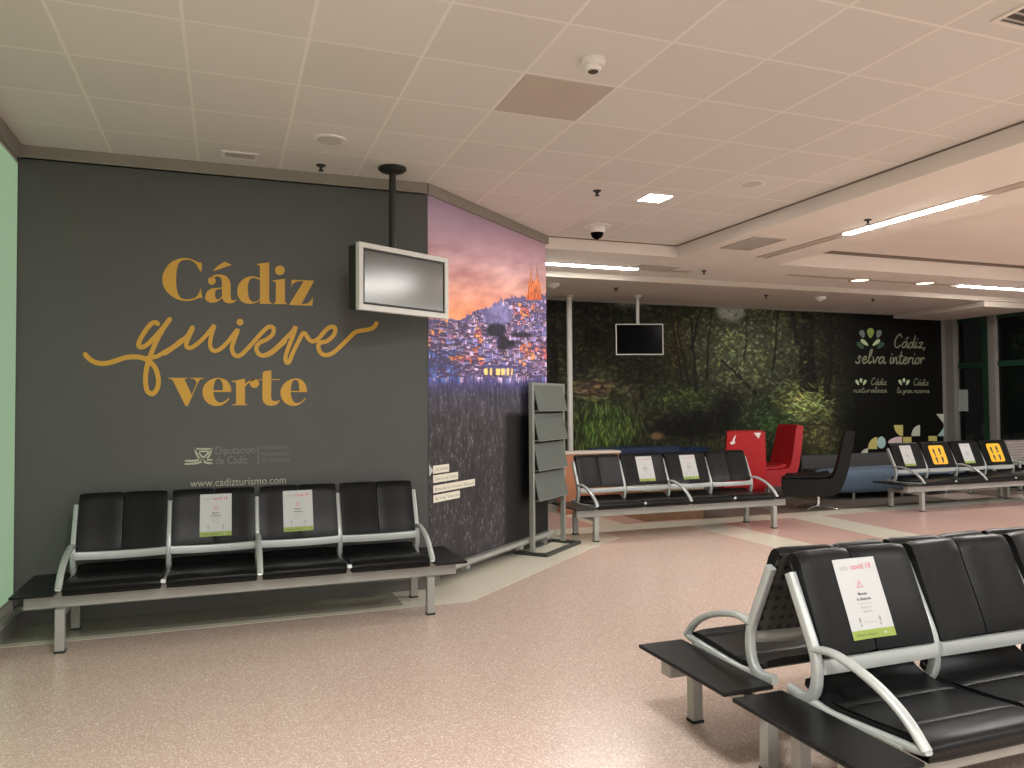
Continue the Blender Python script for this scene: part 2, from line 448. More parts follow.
struct(MB().box(5.045, 5.062, YB, 7.935, ZC-.010, ZC-.001).build('shadow_strip_1', M['gap_shade']))  # dark strips painted in for the shadow gap along the tile edges
struct(MB().box(3.36, 5.045, 7.925, 7.942, ZC-.010, ZC-.001).build('shadow_strip_2', M['gap_shade']))
struct(MB().box(6.56, 10.99, 7.90, 7.942, ZK-.035, ZK-.001).build('shadow_strip_3', M['gap_shade']))  # dark strip painted in for the shade of the cove
# walls
struct(MB().box(XL-.2, XL, YB, WY+.2, 0, ZC).build('wall_left', M['paint']))
gw = struct(MB().hexa([(XL, WY, .15), (CX, WY, .15), (CX+.15, WY+.2, .15), (XL, WY+.2, .15), (XL, WY, 3.37), (CX, WY, 3.37), (CX+.15, WY+.2, 3.37), (XL, WY+.2, 3.37)]).build('wall_back', M['wall_grey']))
struct(MB().hexa([(XL, WY+.03, 0), (CX+.03, WY+.03, 0), (CX+.15, WY+.2, 0), (XL, WY+.2, 0), (XL, WY+.03, .16), (CX+.03, WY+.03, .16), (CX+.15, WY+.2, .16), (XL, WY+.2, .16)]).build('baseboard_back', M['pillar']))
def along(s, d, z):  # point on the angled wall: s metres along, d metres outward
    p = Vector((CX, CYY, 0))+ma*s+mn*d
    return (p.x, p.y, z)
aw = MB(); aw.hexa([along(.0, -.17, .0), along(LM, -.17, .0), along(LM, -.3, .0), along(.0, -.3, .0), along(.0, -.17, .11), along(LM, -.17, .11), along(LM, -.3, .11), along(.0, -.3, .11)])
aw.hexa([along(0, 0, .11), along(LM, 0, .11), along(LM, -.2, .11), along(0, -.2, .11), along(0, 0, 3.40), along(LM, 0, 3.40), along(LM, -.2, 3.40), along(0, -.2, 3.40)])
struct(aw.build('wall_angled', M['pillar']))
struct(MB().box(EX-.16, EX-.005, EY+.0, FY, 0, ZC).build('wall_return', M['pillar']))
struct(MB().box(EX-.16, XR+.4, FY, FY+.2, 0, ZF+.1).build('wall_far', M['pillar']))
# cornice along the grey wall and the angled wall
cn = MB(); cn.box(XL, CX-.01, WY-.035, WY+.1, 3.357, ZC-.002); cn.box(XL, CX-.02, WY-.05, WY, 3.357, 3.375)
struct(cn.build('trim_1', M['cornice']))
cn = MB(); cn.hexa([along(-.02, .035, 3.357), along(LM+.02, .035, 3.357), along(LM+.02, -.1, 3.357), along(-.02, -.1, 3.357), along(-.02, .035, ZC-.002), along(LM+.02, .035, ZC-.002), along(LM+.02, -.1, ZC-.002), along(-.02, -.1, ZC-.002)])
struct(cn.build('trim_2', M['cornice']))
cn = MB(); cn.box(XL, XL+.04, YB, WY-.06, 3.345, ZC-.002)
struct(cn.build('trim_3', M['cornice']))
struct(MB().box(EX, 11.86, FY-.03, FY+.02, ZF-.02, ZF+.01).build('trim_4', M['cornice']))
# bumper rails near the floor
rl = MB(); rl.tube([(XL+.05, WY-.045, .137), (CX-.03, WY-.045, .137)], .022)
for x in (-.9, .2, 1.2): rl.box(x-.02, x+.02, WY-.045, WY+.03, .11, .13)
struct(rl.build('trim_5', M['steel'], smooth=50))
rl = MB(); rl.tube([along(.02, .06, .14), along(LM-.05, .06, .14), along(LM+.03, .045, .14), along(LM+.06, 0, .14), along(LM+.06, -.12, .14)], .024)
for s_ in (.55, 1.6): rl.hexa([along(s_-.03, 0, .06), along(s_+.03, 0, .06), along(s_+.03, .06, .08), along(s_-.03, .06, .08), along(s_-.03, 0, .14), along(s_+.03, 0, .14), along(s_+.03, .06, .14), along(s_-.03, .06, .14)])
struct(rl.build('trim_6', M['steel'], smooth=50))
rl = MB(); rl.tube([(XL+.05, 2.0, .137), (XL+.05, WY-.06, .137)], .022); rl.box(XL, XL+.03, 2.0, WY-.02, 0.0, .11)
struct(rl.build('trim_7', M['steel'], smooth=50))

# glowing pale green panel on the left wall
lb = thing('light_panel', 'tall pale green glowing panel on the left wall beside the grey slogan wall', 'light panel', (XL, 4.6, .2))
MB().box(-.03, .008, -1.9, 1.79, 0, 3.13).build('panel_frame', M['tv_frame'], lb, bevel=.003)
MB().box(.004, .011, -1.88, 1.775, .03, 3.11).build('panel_face', M['lightbox'], lb)

# ------------------------------------------------------------------ lettering on the grey wall
def onwall(p):
    q = at_y(p[0], p[1], WY-.004); return (q.x, q.y, q.z)
def glyph(mb, loops, org, sc):
    L = []
    for lp in loops:
        pts = [(org[0]+x/sc, org[1]+y/sc) for x, y in lp]
        L.append(pts)
    v, f = fill2d(L); add2d(mb, v, f, onwall)
def smooth(lp, corners=()):
    """Catmull-Rom through the points, sharp at the given indices"""
    n = len(lp)
    if not corners: return [tuple(p) for p in cat(lp, 4, True)]
    cs = sorted(corners); out = []
    for a, b in zip(cs, cs[1:]+[cs[0]+n]):
        seg = [lp[i % n] for i in range(a, b+1)]
        c = cat(seg, 4)
        out += [tuple(p) for p in c[:-1]]
    return out

slogan = thing('slogan_lettering', 'big yellow three-line slogan lettering on the dark grey wall', 'lettering', (.25, WY, 1.9))
inv = None
def word(mb, name, m, parent):
    o = mb.build(name, m)
    o.parent = parent
    o.matrix_parent_inverse = Matrix.Translation(parent.location).inverted()
    return o
S1, O1, O2 = 12.047, (155, 250), (235, 250)
w1 = MB()
glyph(w1, [smooth([(560, 270), (565, 155), (520, 146), (440, 110), (370, 97), (290, 105), (200, 145), (130, 220), (92, 310), (92, 390), (115, 460), (170, 530), (250, 585), (330, 610), (400, 615), (470, 600), (530, 580), (570, 575), (550, 455), (530, 520), (480, 575), (400, 592), (330, 585), (285, 540), (262, 470), (255, 380), (258, 280), (275, 190), (310, 135), (370, 118), (430, 125), (490, 165), (530, 230)], (0, 1, 17, 18))], O1, S1)
glyph(w1, [[(695, 250), (760, 190), (840, 140), (925, 180), (820, 215), (735, 245)]], O1, S1)
glyph(w1, [disc2(685, 370, 47, 48)], O1, S1)
glyph(w1, [smooth([(660, 335), (720, 300), (790, 296), (850, 312), (890, 350), (910, 410), (912, 560), (925, 600), (960, 605), (980, 590), (975, 612), (940, 636), (890, 642), (840, 625), (815, 590), (808, 560), (805, 380), (790, 335), (750, 315), (700, 335)], (0, 9))], O1, S1)
glyph(w1, [smooth([(806, 452), (740, 458), (680, 465), (630, 500), (605, 560), (620, 610), (670, 635), (740, 625), (790, 595), (808, 570), (806, 555), (780, 585), (745, 592), (726, 560), (726, 500), (748, 475), (806, 468)], (0, 9, 10, 16))], O1, S1)
glyph(w1, [smooth([(305, 345), (250, 322), (180, 318), (110, 345), (55, 400), (30, 470), (35, 550), (75, 615), (140, 645), (210, 645), (265, 630), (305, 600), (305, 585), (260, 618), (210, 622), (175, 590), (158, 530), (155, 440), (170, 370), (205, 338), (250, 342), (305, 365)], (0, 11, 12, 21))], O2, S1)
glyph(w1, [[(265, 168), (300, 163), (412, 148), (412, 600), (422, 628), (445, 640), (445, 648), (300, 650), (300, 192), (290, 185), (268, 182)]], O2, S1)
glyph(w1, [disc2(540, 245, 59, 58)], O2, S1)
glyph(w1, [[(455, 366), (490, 362), (602, 345), (602, 610), (608, 632), (628, 645), (628, 652), (462, 652), (462, 645), (484, 632), (492, 610), (492, 392), (484, 382), (457, 380)]], O2, S1)
glyph(w1, [[(682, 358), (955, 368), (800, 650), (870, 645), (910, 615), (940, 565), (932, 672), (650, 662), (828, 376), (760, 376), (705, 400), (680, 442)]], O2, S1)
word(w1, 'serif_word', M['yellow_letter'], slogan)
S3, O3 = 13.653, (165, 360); O4 = (235, 360)
w3 = MB()
glyph(w3, [[(45, 243), (310, 243), (310, 252), (278, 258), (268, 272), (365, 472), (434, 318), (420, 280), (390, 258), (342, 252), (342, 243), (535, 243), (535, 252), (490, 262), (462, 285), (312, 628), (280, 628), (112, 290), (90, 262), (45, 252)]], O3, S3)
for E_, O_ in (([smooth([(905, 436), (895, 360), (855, 292), (790, 255), (720, 243), (640, 260), (570, 305), (525, 370), (512, 440), (530, 520), (580, 585), (650, 622), (720, 628), (790, 610), (850, 565), (884, 525), (870, 515), (820, 560), (760, 580), (710, 565), (675, 510), (660, 436)], (0, 15, 16, 21)), smooth([(660, 414), (668, 340), (690, 280), (722, 258), (755, 268), (785, 330), (790, 414)], (0, 6))], O3),
               ([smooth([(988, 438), (970, 350), (930, 290), (880, 258), (820, 252), (740, 275), (670, 325), (630, 390), (620, 450), (640, 530), (690, 590), (760, 622), (820, 625), (880, 605), (940, 560), (968, 530), (955, 522), (900, 570), (850, 588), (810, 575), (775, 520), (757, 438)], (0, 15, 16, 21)), smooth([(760, 422), (770, 340), (795, 285), (830, 270), (865, 300), (882, 422)], (0, 5))], O4)):
    glyph(w3, E_, O_, S3)
glyph(w3, [[(-42, 285), (15, 278), (137, 253), (137, 585), (145, 602), (172, 610), (172, 618), (-42, 618), (-42, 610), (8, 600), (15, 585), (15, 312), (0, 302), (-40, 298)]], O4, S3)
glyph(w3, [disc2(266, 318, 64, 64)], O4, S3)
glyph(w3, [[(136, 335), (165, 302), (205, 272), (255, 256), (290, 262), (225, 290), (175, 325), (136, 368)]], O4, S3)
glyph(w3, [smooth([(378, 176), (400, 152), (497, 140), (493, 510), (505, 545), (540, 560), (575, 558), (612, 545), (590, 590), (540, 618), (470, 624), (415, 602), (380, 550), (372, 480)], (0, 1, 2, 3, 7, 13))], O4, S3)
glyph(w3, [[(330, 262), (385, 262), (385, 275), (330, 275)]], O4, S3)
glyph(w3, [[(480, 260), (612, 260), (612, 273), (480, 273)]], O4, S3)
word(w3, 'serif_word', M['yellow_letter'], slogan)
SQ = 8.533
w2 = MB()
NST = [0]
def stroke(pts, org, w=4.3):
    v, f = ribbon([(org[0]+x/SQ, org[1]+y/SQ) for x, y in pts], w)
    NST[0] += 1; n_ = len(v); b = len(w2.v)
    for i, p in enumerate(v):   # each stroke lies a hair in front of the one before, as overlapping vinyl
        q = onwall(p); w2.v.append((q[0], q[1]-.0006*NST[0]-.0005*i/n_, q[2]))
    w2.f += [tuple(b+i for i in q) for q in f]
stroke([(45, 380), (90, 425), (150, 452), (220, 455), (300, 435), (380, 408), (450, 400), (520, 405), (580, 430), (640, 490), (668, 580), (665, 650), (640, 700), (610, 715), (575, 690), (560, 620), (562, 540), (580, 450), (605, 380), (650, 270), (710, 160), (765, 80)], (80, 310), 4.9)
stroke([(665, 118), (640, 105), (600, 125), (550, 190), (510, 260), (500, 305), (530, 318), (580, 290), (640, 230), (710, 150), (765, 80)], (80, 310), 4.6)
stroke([(560, 412), (650, 398), (720, 360), (800, 312), (850, 270), (910, 228), (960, 140+8)], (80, 310), 4.3)
stroke([(0, 372), (60, 330), (130, 280), (190, 225), (240, 150), (205, 230), (180, 300), (210, 325), (260, 300), (330, 240), (390, 170), (420, 135), (395, 220), (385, 300), (410, 345), (460, 340), (520, 290), (570, 230), (620, 170), (590, 260), (570, 330), (595, 385), (640, 388), (690, 345), (760, 268), (830, 190), (885, 145), (925, 155), (920, 205), (870, 250), (810, 278), (780, 320), (795, 370), (840, 390), (900, 372), (960, 325), (1024, 268)], (165, 310), 4.2)
stroke([(0, 384), (50, 360), (110, 310), (180, 240), (230, 190), (262, 145), (235, 230), (200, 320), (175, 400), (182, 445), (207, 440), (240, 360), (285, 270), (320, 205), (345, 205), (370, 245), (405, 268), (450, 250), (490, 205), (535, 158), (578, 142), (600, 165), (585, 215), (530, 265), (470, 280), (455, 315), (475, 365), (520, 385), (580, 365), (650, 305), (720, 235), (770, 190), (830, 175), (890, 165), (930, 145), (950, 115)], (265, 310), 4.2)
add2d(w2, disc2(165+640/SQ, 310+103/SQ, 3.4), [tuple(range(24))], onwall)
word(w2, 'script_word', M['yellow_letter'], slogan)

def wall_text(mb, s, u0, v0, u1, v1, h=None, **kw):
    a, b = at_y(u0, v0, WY-.004), at_y(u1, v1, WY-.004)
    zb = (a.z+b.z)/2
    v, f = fit_text(s, a.x, b.x, zb, h, **kw)
    add2d(mb, v, f, lambda p: (p[0], WY-.004, p[1]))
lg = thing('council_logo', 'small pale emblem and two-line council name under the yellow slogan', 'logo', (.25, WY, 1.1))
w4 = MB(); SL, OL = 8.533, (180, 440)
def lstroke(pts, w):
    v, f = ribbon([(OL[0]+x/SL, OL[1]+y/SL) for x, y in pts], w, 4); add2d(w4, v, f, onwall)
lstroke([(122, 76), (275, 76)], 1.7)
lstroke([(130, 78), (140, 115), (160, 150), (195, 180), (235, 196), (272, 198)], 2.0)
lstroke([(268, 78), (255, 120), (235, 150), (195, 178), (140, 198), (45, 205)], 2.0)
lstroke([(155, 98), (240, 98), (222, 128), (200, 146), (175, 128), (155, 98)], 1.7)
lstroke([(48, 178), (130, 176), (170, 165)], 2.0)
lstroke([(272, 170), (235, 168), (215, 158)], 2.0)
word(w4, 'emblem', M['pale_letter'], lg)
w5 = MB(); wall_text(w5, 'Diputación', 215.5, 454.6, 255, 453.2, .066); wall_text(w5, 'de Cádiz', 215.5, 464.6, 247.5, 463.2, .066)
word(w5, 'name_lettering', M['dim_letter'], lg)
w6 = MB()
for i, s in enumerate(('PATRONATO', 'PROVINCIAL', 'DE TURISMO')):
    wall_text(w6, s, 262, 449.6+i*6.4, 289.5 if i else 288, 448.8+i*6.4, .028, spacing=1.3)
a, b = at_y(258.2, 446, WY-.004), at_y(258.2, 464, WY-.004)
w6.box(a.x-.003, a.x+.003, WY-.0045, WY-.0035, b.z, a.z)
word(w6, 'side_lettering', M['dim_letter'], lg)
w7 = MB(); wall_text(w7, 'www.cadizturismo.com', 190, 487.6, 286, 483.0, .062)
web = thing('web_address', 'pale web address lettering on the grey wall just above the seats', 'lettering', (.3, WY, .95))
word(w7, 'address_lettering', M['pale_letter'], web)

# ------------------------------------------------------------------ printed pictures (noise helpers)
rng = np.random.RandomState(3)
def vnoise(x, y, seed=0):
    xi = np.floor(x).astype(np.int64); yi = np.floor(y).astype(np.int64)
    fx = x-xi; fy = y-yi; fx = fx*fx*(3-2*fx); fy = fy*fy*(3-2*fy)
    def h(a, b):
        n = (a*374761393+b*668265263+seed*974634777) & 0x7fffffff
        n = ((n ^ (n >> 13))*1274126177) & 0x7fffffff
        return ((n ^ (n >> 16)) & 0xffff)/65535.0
    return (h(xi, yi)*(1-fx)+h(xi+1, yi)*fx)*(1-fy)+(h(xi, yi+1)*(1-fx)+h(xi+1, yi+1)*fx)*fy
def cell(x, y, seed=0):
    xi = np.floor(x).astype(np.int64); yi = np.floor(y).astype(np.int64)
    n = (xi*374761393+yi*668265263+seed*974634777) & 0x7fffffff
    n = ((n ^ (n >> 13))*1274126177) & 0x7fffffff
    return ((n ^ (n >> 16)) & 0xffff)/65535.0
def fbm(x, y, o=4, seed=0):
    s = 0; a = .5; t = 0
    for i in range(o):
        s = s+a*vnoise(x, y, seed+i); t += a; a *= .55; x = x*2.03; y = y*2.03
    return s/t
def C3(r, g, b): return np.array([r, g, b], float)
def mix(c, col, w):
    w = np.clip(w, 0, 1)[..., None]
    return c*(1-w)+np.asarray(col, float)*w
def blob(u, v, cu, cv, ru, rv, soft=.5):
    d = np.sqrt(((u-cu)/ru)**2+((v-cv)/rv)**2)
    return np.clip((1-d)/soft, 0, 1)
def project(P):
    d = P-np.array([0, 0, H]); r = np.array(_R); up = np.array(_U); f = np.array(_fw)
    z = d@f
    return 512+FPX*(d@r)/z, 384-FPX*(d@up)/z
def picture(name, P, col255, material, parent):
    ny, nx = P.shape[:2]
    me = bpy.data.meshes.new(name)
    V = P.reshape(-1, 3)
    idx = np.arange(ny*nx).reshape(ny, nx)
    F = np.stack([idx[:-1, :-1], idx[:-1, 1:], idx[1:, 1:], idx[1:, :-1]], -1).reshape(-1, 4)
    me.vertices.add(len(V)); me.vertices.foreach_set('co', V.astype(np.float32).ravel())
    me.loops.add(F.size); me.loops.foreach_set('vertex_index', F.astype(np.int32).ravel())
    me.polygons.add(len(F)); me.polygons.foreach_set('loop_start', np.arange(0, F.size, 4, dtype=np.int32))
    me.update(); me.validate()
    c = np.clip(col255.reshape(-1, 3)/255, 0, 1)
    l = np.where(c <= .04045, c/12.92, ((c+.055)/1.055)**2.4)
    at = me.color_attributes.new('Col', 'FLOAT_COLOR', 'POINT')
    at.data.foreach_set('color', np.concatenate([l, np.ones((len(l), 1))], 1).astype(np.float32).ravel())
    me.materials.append(material)
    o = bpy.data.objects.new(name, me); COL.objects.link(o); o.parent = parent
    o.matrix_parent_inverse = Matrix.Translation(parent.location).inverted()
    return o

def on_mural(u, v, d):
    dr = ray(u, v)
    # intersect with plane offset d from the mural wall
    o = Vector((CX, CYY, 0))+mn*d
    tt = (o.x*mn.x+o.y*mn.y)/(dr.x*mn.x+dr.y*mn.y)
    p = dr*tt
    return ((Vector((p.x, p.y, 0))-o).dot(ma), H+p.z)
# --- city at dusk on the angled wall
cm = thing('city_mural', 'tall printed mural of a white hill town at sunset on the angled wall', 'mural', along(LM/2, 0, 0))
ns, nz_ = 230, 520
S, Z = np.meshgrid(np.linspace(.0, LM, ns), np.linspace(.165, 3.357, nz_))
P = np.stack([CX+ma.x*S+mn.x*.006, CYY+ma.y*S+mn.y*.006, Z], -1)
U, Vv = project(P.reshape(-1, 3)); U = U.reshape(S.shape); Vv = Vv.reshape(S.shape)
def ramp(x, xs, cols):
    cols = np.array(cols, float)
    return np.stack([np.interp(x, xs, cols[:, i]) for i in range(3)], -1)
t = Vv+(U-427)*-.10
c = ramp(t, [190, 225, 250, 275, 295, 312, 325], [(136, 118, 140), (152, 128, 145), (174, 138, 146), (190, 142, 136), (202, 136, 116), (214, 140, 102), (212, 144, 104)])
st = fbm(S*2.2+Z*1.0, Z*9-S*2.0, 4, 11)
c = c*(1+(st[..., None]-.5)*np.array([.40, .62, .62])*np.clip((t[..., None]-225)/40, .15, 1))
sky_line = np.interp(U, [427, 447, 460, 475, 485, 495, 500, 505, 512, 520, 528, 545], [318, 321, 318, 312, 309, 303, 298, 300, 296, 297, 298, 294])
sky_line = sky_line+(cell(S*26, Z*0, 5)-.5)*4
city = np.clip((Vv-sky_line)*1.5, 0, 1)
# the hill, then many little houses painted row by row from the top down
n22 = fbm(S*22, Z*26, 3, 21); n9 = fbm(S*9, Z*10, 3, 22)
hb = np.stack([58+60*n22, 56+52*n22, 96+66*n22], -1)
rk = 78+80*n22
hb = mix(hb, np.stack([rk*.95, rk*.92, rk*1.3], -1), 1.3*blob(U, Vv, 500, 314, 18, 16, .5)*.9)
hr = np.random.RandomState(12)
rows = []
for i_ in range(1500):
    rows.append((hr.uniform(300, 380), hr.uniform(424, 548)))
rows.sort()
ds, dz = LM/(ns-1), (3.357-.165)/(nz_-1)
for v0, u0 in rows:
    top = np.interp(u0, [427, 447, 460, 475, 485, 495, 500, 512, 528, 545], [322, 324, 322, 316, 313, 308, 303, 302, 303, 300])
    if v0 < top: continue
    if ((u0-499)/15)**2+((v0-316)/12)**2 < 1: continue
    if ((u0-497)/12)**2+((v0-331)/8)**2 < 1 or ((u0-504)/8)**2+((v0-343)/8)**2 < 1: continue
    s_, z_ = on_mural(u0, v0, .006)
    near = (v0-300)/80
    w_, h_2 = hr.uniform(.035, .075)*(1+.7*near), hr.uniform(.03, .055)*(1+.6*near)
    a0, a1 = int((s_-w_/2)/ds), int((s_+w_/2)/ds)+1; b0, b1 = int((z_-h_2/2-.165)/dz), int((z_+h_2/2-.165)/dz)+1
    a0, b0 = max(a0, 0), max(b0, 0)
    if a1 <= a0 or b1 <= b0 or a0 >= ns or b0 >= nz_: continue
    wm = max(0, 1-math.hypot((u0-479)/7, (v0-342)/26))+max(0, 1-math.hypot((u0-468)/20, (v0-362)/7))+max(0, 1-math.hypot((u0-524)/16, (v0-310)/14))+.8*max(0, 1-math.hypot((u0-531)/20, (v0-353)/13))+.6*max(0, 1-math.hypot((u0-436)/12, (v0-338)/12))
    p = hr.rand()
    if p < wm*1.15: col = [C3(212, 120, 88), C3(226, 156, 96), C3(186, 100, 108), C3(200, 134, 148)][hr.randint(4)]
    else: col = [C3(136, 124, 172), C3(104, 106, 158), C3(176, 160, 190), C3(84, 78, 120), C3(128, 98, 126), C3(158, 142, 178)][hr.randint(6)]*hr.uniform(.92, 1.25)
    if v0 > 352 and u0 < 458 and wm < .1: col = C3(88, 104, 168)*hr.uniform(.75, 1.15)
    hb[b0:b1, a0:a1] = col
    rt = max(1, (b1-b0)//4)
    hb[b1-rt:b1, a0:a1] = C3(70, 58, 84) if hr.rand() < .7 else col*.8
    hb[b0:b1, a0:a0+max(1, (a1-a0)//5)] = col*.62
    for q_ in range(2):
        wx = hr.randint(a0, a1); wz = hr.randint(b0, max(b0+1, b1-rt))
        hb[wz:wz+2, wx:wx+1] = C3(46, 42, 70) if hr.rand() < .75 else C3(250, 200, 110)
tree = np.clip(1.6*blob(U, Vv, 496, 330, 12, 8, .5)+1.5*blob(U, Vv, 503, 343, 7, 9, .5)+blob(U, Vv, 513, 344, 7, 5)+.9*blob(U, Vv, 522, 335, 14, 3.5), 0, 1)
hb = mix(hb, C3(26, 26, 34), np.clip(tree*(.3+1.2*n22), 0, 1))
h3 = cell(S*60, Z*60, 6)
for u_, w_ in ((486, 2.2), (491, 1.5), (498, 2.5), (503, 2.2), (508, 1.6), (512, 1.2)):
    hb = mix(hb, C3(228, 200, 118), np.clip((w_-np.abs(U-u_))*1.2, 0, 1)*(Vv > 368.5)*(Vv < 375))
hb = mix(hb, C3(64, 60, 104), np.clip(2-np.abs(Vv-366.5), 0, 1)*(np.abs(U-498) < 17)*.8)
c = mix(c, hb, city)
# church tower with twin spires
tw = ((np.abs(U-534.3) < 6.0+np.clip((Vv-288)*.18, 0, 3))*(Vv > 281)*(Vv < 300)).astype(float)
for ux in (531.3, 537.2):
    tw = np.maximum(tw, np.clip((.35+np.clip((Vv-263)*.075, 0, 1.5)-np.abs(U-ux))*2, 0, 1)*(Vv > 262)*(Vv < 284))
tc = ramp(Vv, [262, 274, 284, 299], [(150, 118, 122), (176, 120, 96), (222, 122, 52), (206, 98, 46)])
tc = mix(tc, C3(120, 62, 48), (cell(S*45, Z*22, 77) > .72)*.6)
c = mix(c, tc, tw)
# dark reeds below
rd = np.clip((Vv-376-5*fbm(S*30, Z*2, 2, 31)-(cell(S*60, Z*0, 2)-.5)*9)/6, 0, 1)
n1 = fbm(S*38+fbm(S*5, Z*5, 2, 7)*3, Z*9, 4, 41); n2 = fbm(S*70, Z*26, 3, 43)
br = np.interp(Vv, [376, 395, 430, 480, 570], [80, 68, 54, 47, 48])
rc = br[..., None]*(.30+1.25*(n1*.6+n2*.4)[..., None])*np.stack([np.interp(Vv, [376, 410, 460], [.84, .98, 1.0]), np.interp(Vv, [376, 402, 460], [.80, .94, .97]), np.interp(Vv, [376, 396, 420], [1.6, 1.14, 1.03])], -1)
rc = mix(rc, C3(135, 130, 138), np.clip((n2-.66)*6, 0, .6)*(n1 > .45))
dk = np.clip((U-503)/5, 0, 1)*np.clip((Vv-411)/6, 0, 1)*np.clip((590-Vv)/60, 0, 1)
rc = mix(rc, rc*.22, dk)
c = mix(c, rc, rd)
M['city'] = picture_mat('city_print', 1.38)
picture('printed_picture', P, c*1.0, M['city'], cm)
# caption strips and arrow
strips = [((433.0, 465.9), (448.9, 463.8), 7.9, 'OLVERA'), ((433.2, 475.5), (457.9, 471.8), 7.6, 'Sierra de Cádiz'), ((433.3, 485.8), (474.7, 478.1), 7.5, 'Ruta de los Pueblos Blancos'), ((433.4, 495.4), (459.6, 490.4), 7.6, '& Vía Verde')]
for a, b, hh, s in strips:
    s0, z0 = on_mural(a[0], a[1], .008); s1, z1 = on_mural(b[0], b[1], .008); _, zb = on_mural(a[0], a[1]+hh, .008)
    zt = z0; ht = z0-zb
    q = MB(); q.hexa([along(s0, .0065, zt-ht), along(s1, .0065, zt-ht), along(s1, .010, zt-ht), along(s0, .010, zt-ht), along(s0, .0065, zt), along(s1, .0065, zt), along(s1, .010, zt), along(s0, .010, zt)])
    o = q.build('caption_strip', M['cream_tag']); o.parent = cm; o.matrix_parent_inverse = Matrix.Translation(cm.location).inverted()
    v, f = fit_text(s, s0+.025, s1-.02, zt-ht*.72, ht*.42)
    tm = MB(); add2d(tm, v, f, lambda p: along(p[0], .0115, p[1]))
    o2 = tm.build('caption_lettering', M['print_grey'], o)
ar = MB(); s0, z0 = on_mural(430.2, 464.5, .008); s1, z1 = on_mural(432.4, 470.5, .008); _, z2 = on_mural(430.2, 476.5, .008)
b_ = len(ar.v); ar.v += [along(.004, .008, z0), along(.004, .008, z2), along(s1+.01, .008, z1)]; ar.f.append((0, 1, 2))
o = ar.build('arrow_mark', M['white_paper']); o.parent = cm; o.matrix_parent_inverse = Matrix.Translation(cm.location).inverted()

# --- forest picture on the far wall
fm = thing('forest_mural', 'wide printed mural of a dark green forest stream covering the far wall', 'mural', (8.2, FY, 0))
nx_, nz_ = 760, 260
X, Z = np.meshgrid(np.linspace(EX+.01, XR-.12, nx_), np.linspace(.15, ZF-.03, nz_))
P = np.stack([X, np.full_like(X, FY-.006), Z], -1)
U, Vv = project(P.reshape(-1, 3)); U = U.reshape(X.shape); Vv = Vv.reshape(X.shape)
wv = fbm(X*1.5, Z*1.5, 3, 50); lowf = fbm(X*1.8+wv, Z*1.8, 3, 51)
def base_colour(U, Vv, lowf):
    c = np.ones(U.shape+(3,))*C3(46, 48, 31)*(.55+.9*lowf)[..., None]
    c = mix(c, C3(27, 27, 20), np.clip(blob(U, Vv, 600, 325, 75, 48, .8), 0, 1)*.75)
    c = mix(c, C3(102, 110, 80), np.clip(blob(U, Vv, 738, 352, 72, 58, .8), 0, 1)*.95)
    c = mix(c, C3(58, 52, 26), np.clip(blob(U, Vv, 676, 350, 16, 45, .8), 0, 1)*.7)
    c = mix(c, C3(20, 20, 15), np.clip(1-(Vv-296)/16, 0, 1)*.6)
    c = mix(c, C3(84, 64, 52), np.clip(blob(U, Vv, 592, 388, 27, 14, .7), 0, 1)*.9)
    c = mix(c, C3(80, 74, 54), np.clip(blob(U, Vv, 632, 393, 22, 13, .8), 0, 1)*.7)
    c = mix(c, C3(66, 82, 38), np.clip(blob(U, Vv, 604, 428, 44, 34, .6), 0, 1)*.95)
    c = mix(c, C3(64, 78, 38), np.clip(blob(U, Vv, 682, 398, 50, 15, .8), 0, 1)*.9)
    c = mix(c, C3(14, 15, 12), np.clip(blob(U, Vv, 690, 426, 52, 18, .7), 0, 1)*.95)
    c = mix(c, C3(16, 17, 14), np.clip(blob(U, Vv, 728, 414, 22, 28, .7), 0, 1)*.9)
    c = mix(c, C3(52, 72, 40), np.clip(blob(U, Vv, 768, 420, 38, 32, .8), 0, 1)*.9)
    c = mix(c, C3(124, 132, 78), np.clip(blob(U, Vv, 804, 402, 36, 25, .8), 0, 1)*.95)
    c = mix(c, C3(92, 88, 56), np.clip(blob(U, Vv, 820, 438, 30, 26, .8), 0, 1)*.9)
    return c
c = base_colour(U, Vv, lowf)
base = c.copy()
c = c*.68
c = mix(c, C3(132, 140, 126), np.clip(blob(U, Vv, 731, 310, 18, 14, .4), 0, 1)*.95)
c = mix(c, C3(104, 104, 102), np.clip(blob(U, Vv, 628, 302, 24, 10, .7), 0, 1)*.8)
fr = np.random.RandomState(21)
dx_, dz_ = X[0, 1]-X[0, 0], Z[1, 0]-Z[0, 0]
def dab(x, z, rx, rz2, ang, col, alpha):
    R_ = max(rx, rz2)
    i0, i1 = max(0, int((x-R_-X[0, 0])/dx_)), min(nx_, int((x+R_-X[0, 0])/dx_)+2)
    j0, j1 = max(0, int((z-R_-Z[0, 0])/dz_)), min(nz_, int((z+R_-Z[0, 0])/dz_)+2)
    if i1 <= i0 or j1 <= j0: return
    xx = X[j0:j1, i0:i1]-x; zz = Z[j0:j1, i0:i1]-z; ca, sa = math.cos(ang), math.sin(ang)
    w = np.clip((1-np.sqrt(((xx*ca+zz*sa)/rx)**2+((-xx*sa+zz*ca)/rz2)**2))*2.2, 0, 1)*alpha
    c[j0:j1, i0:i1] = c[j0:j1, i0:i1]*(1-w[..., None])+col*w[..., None]
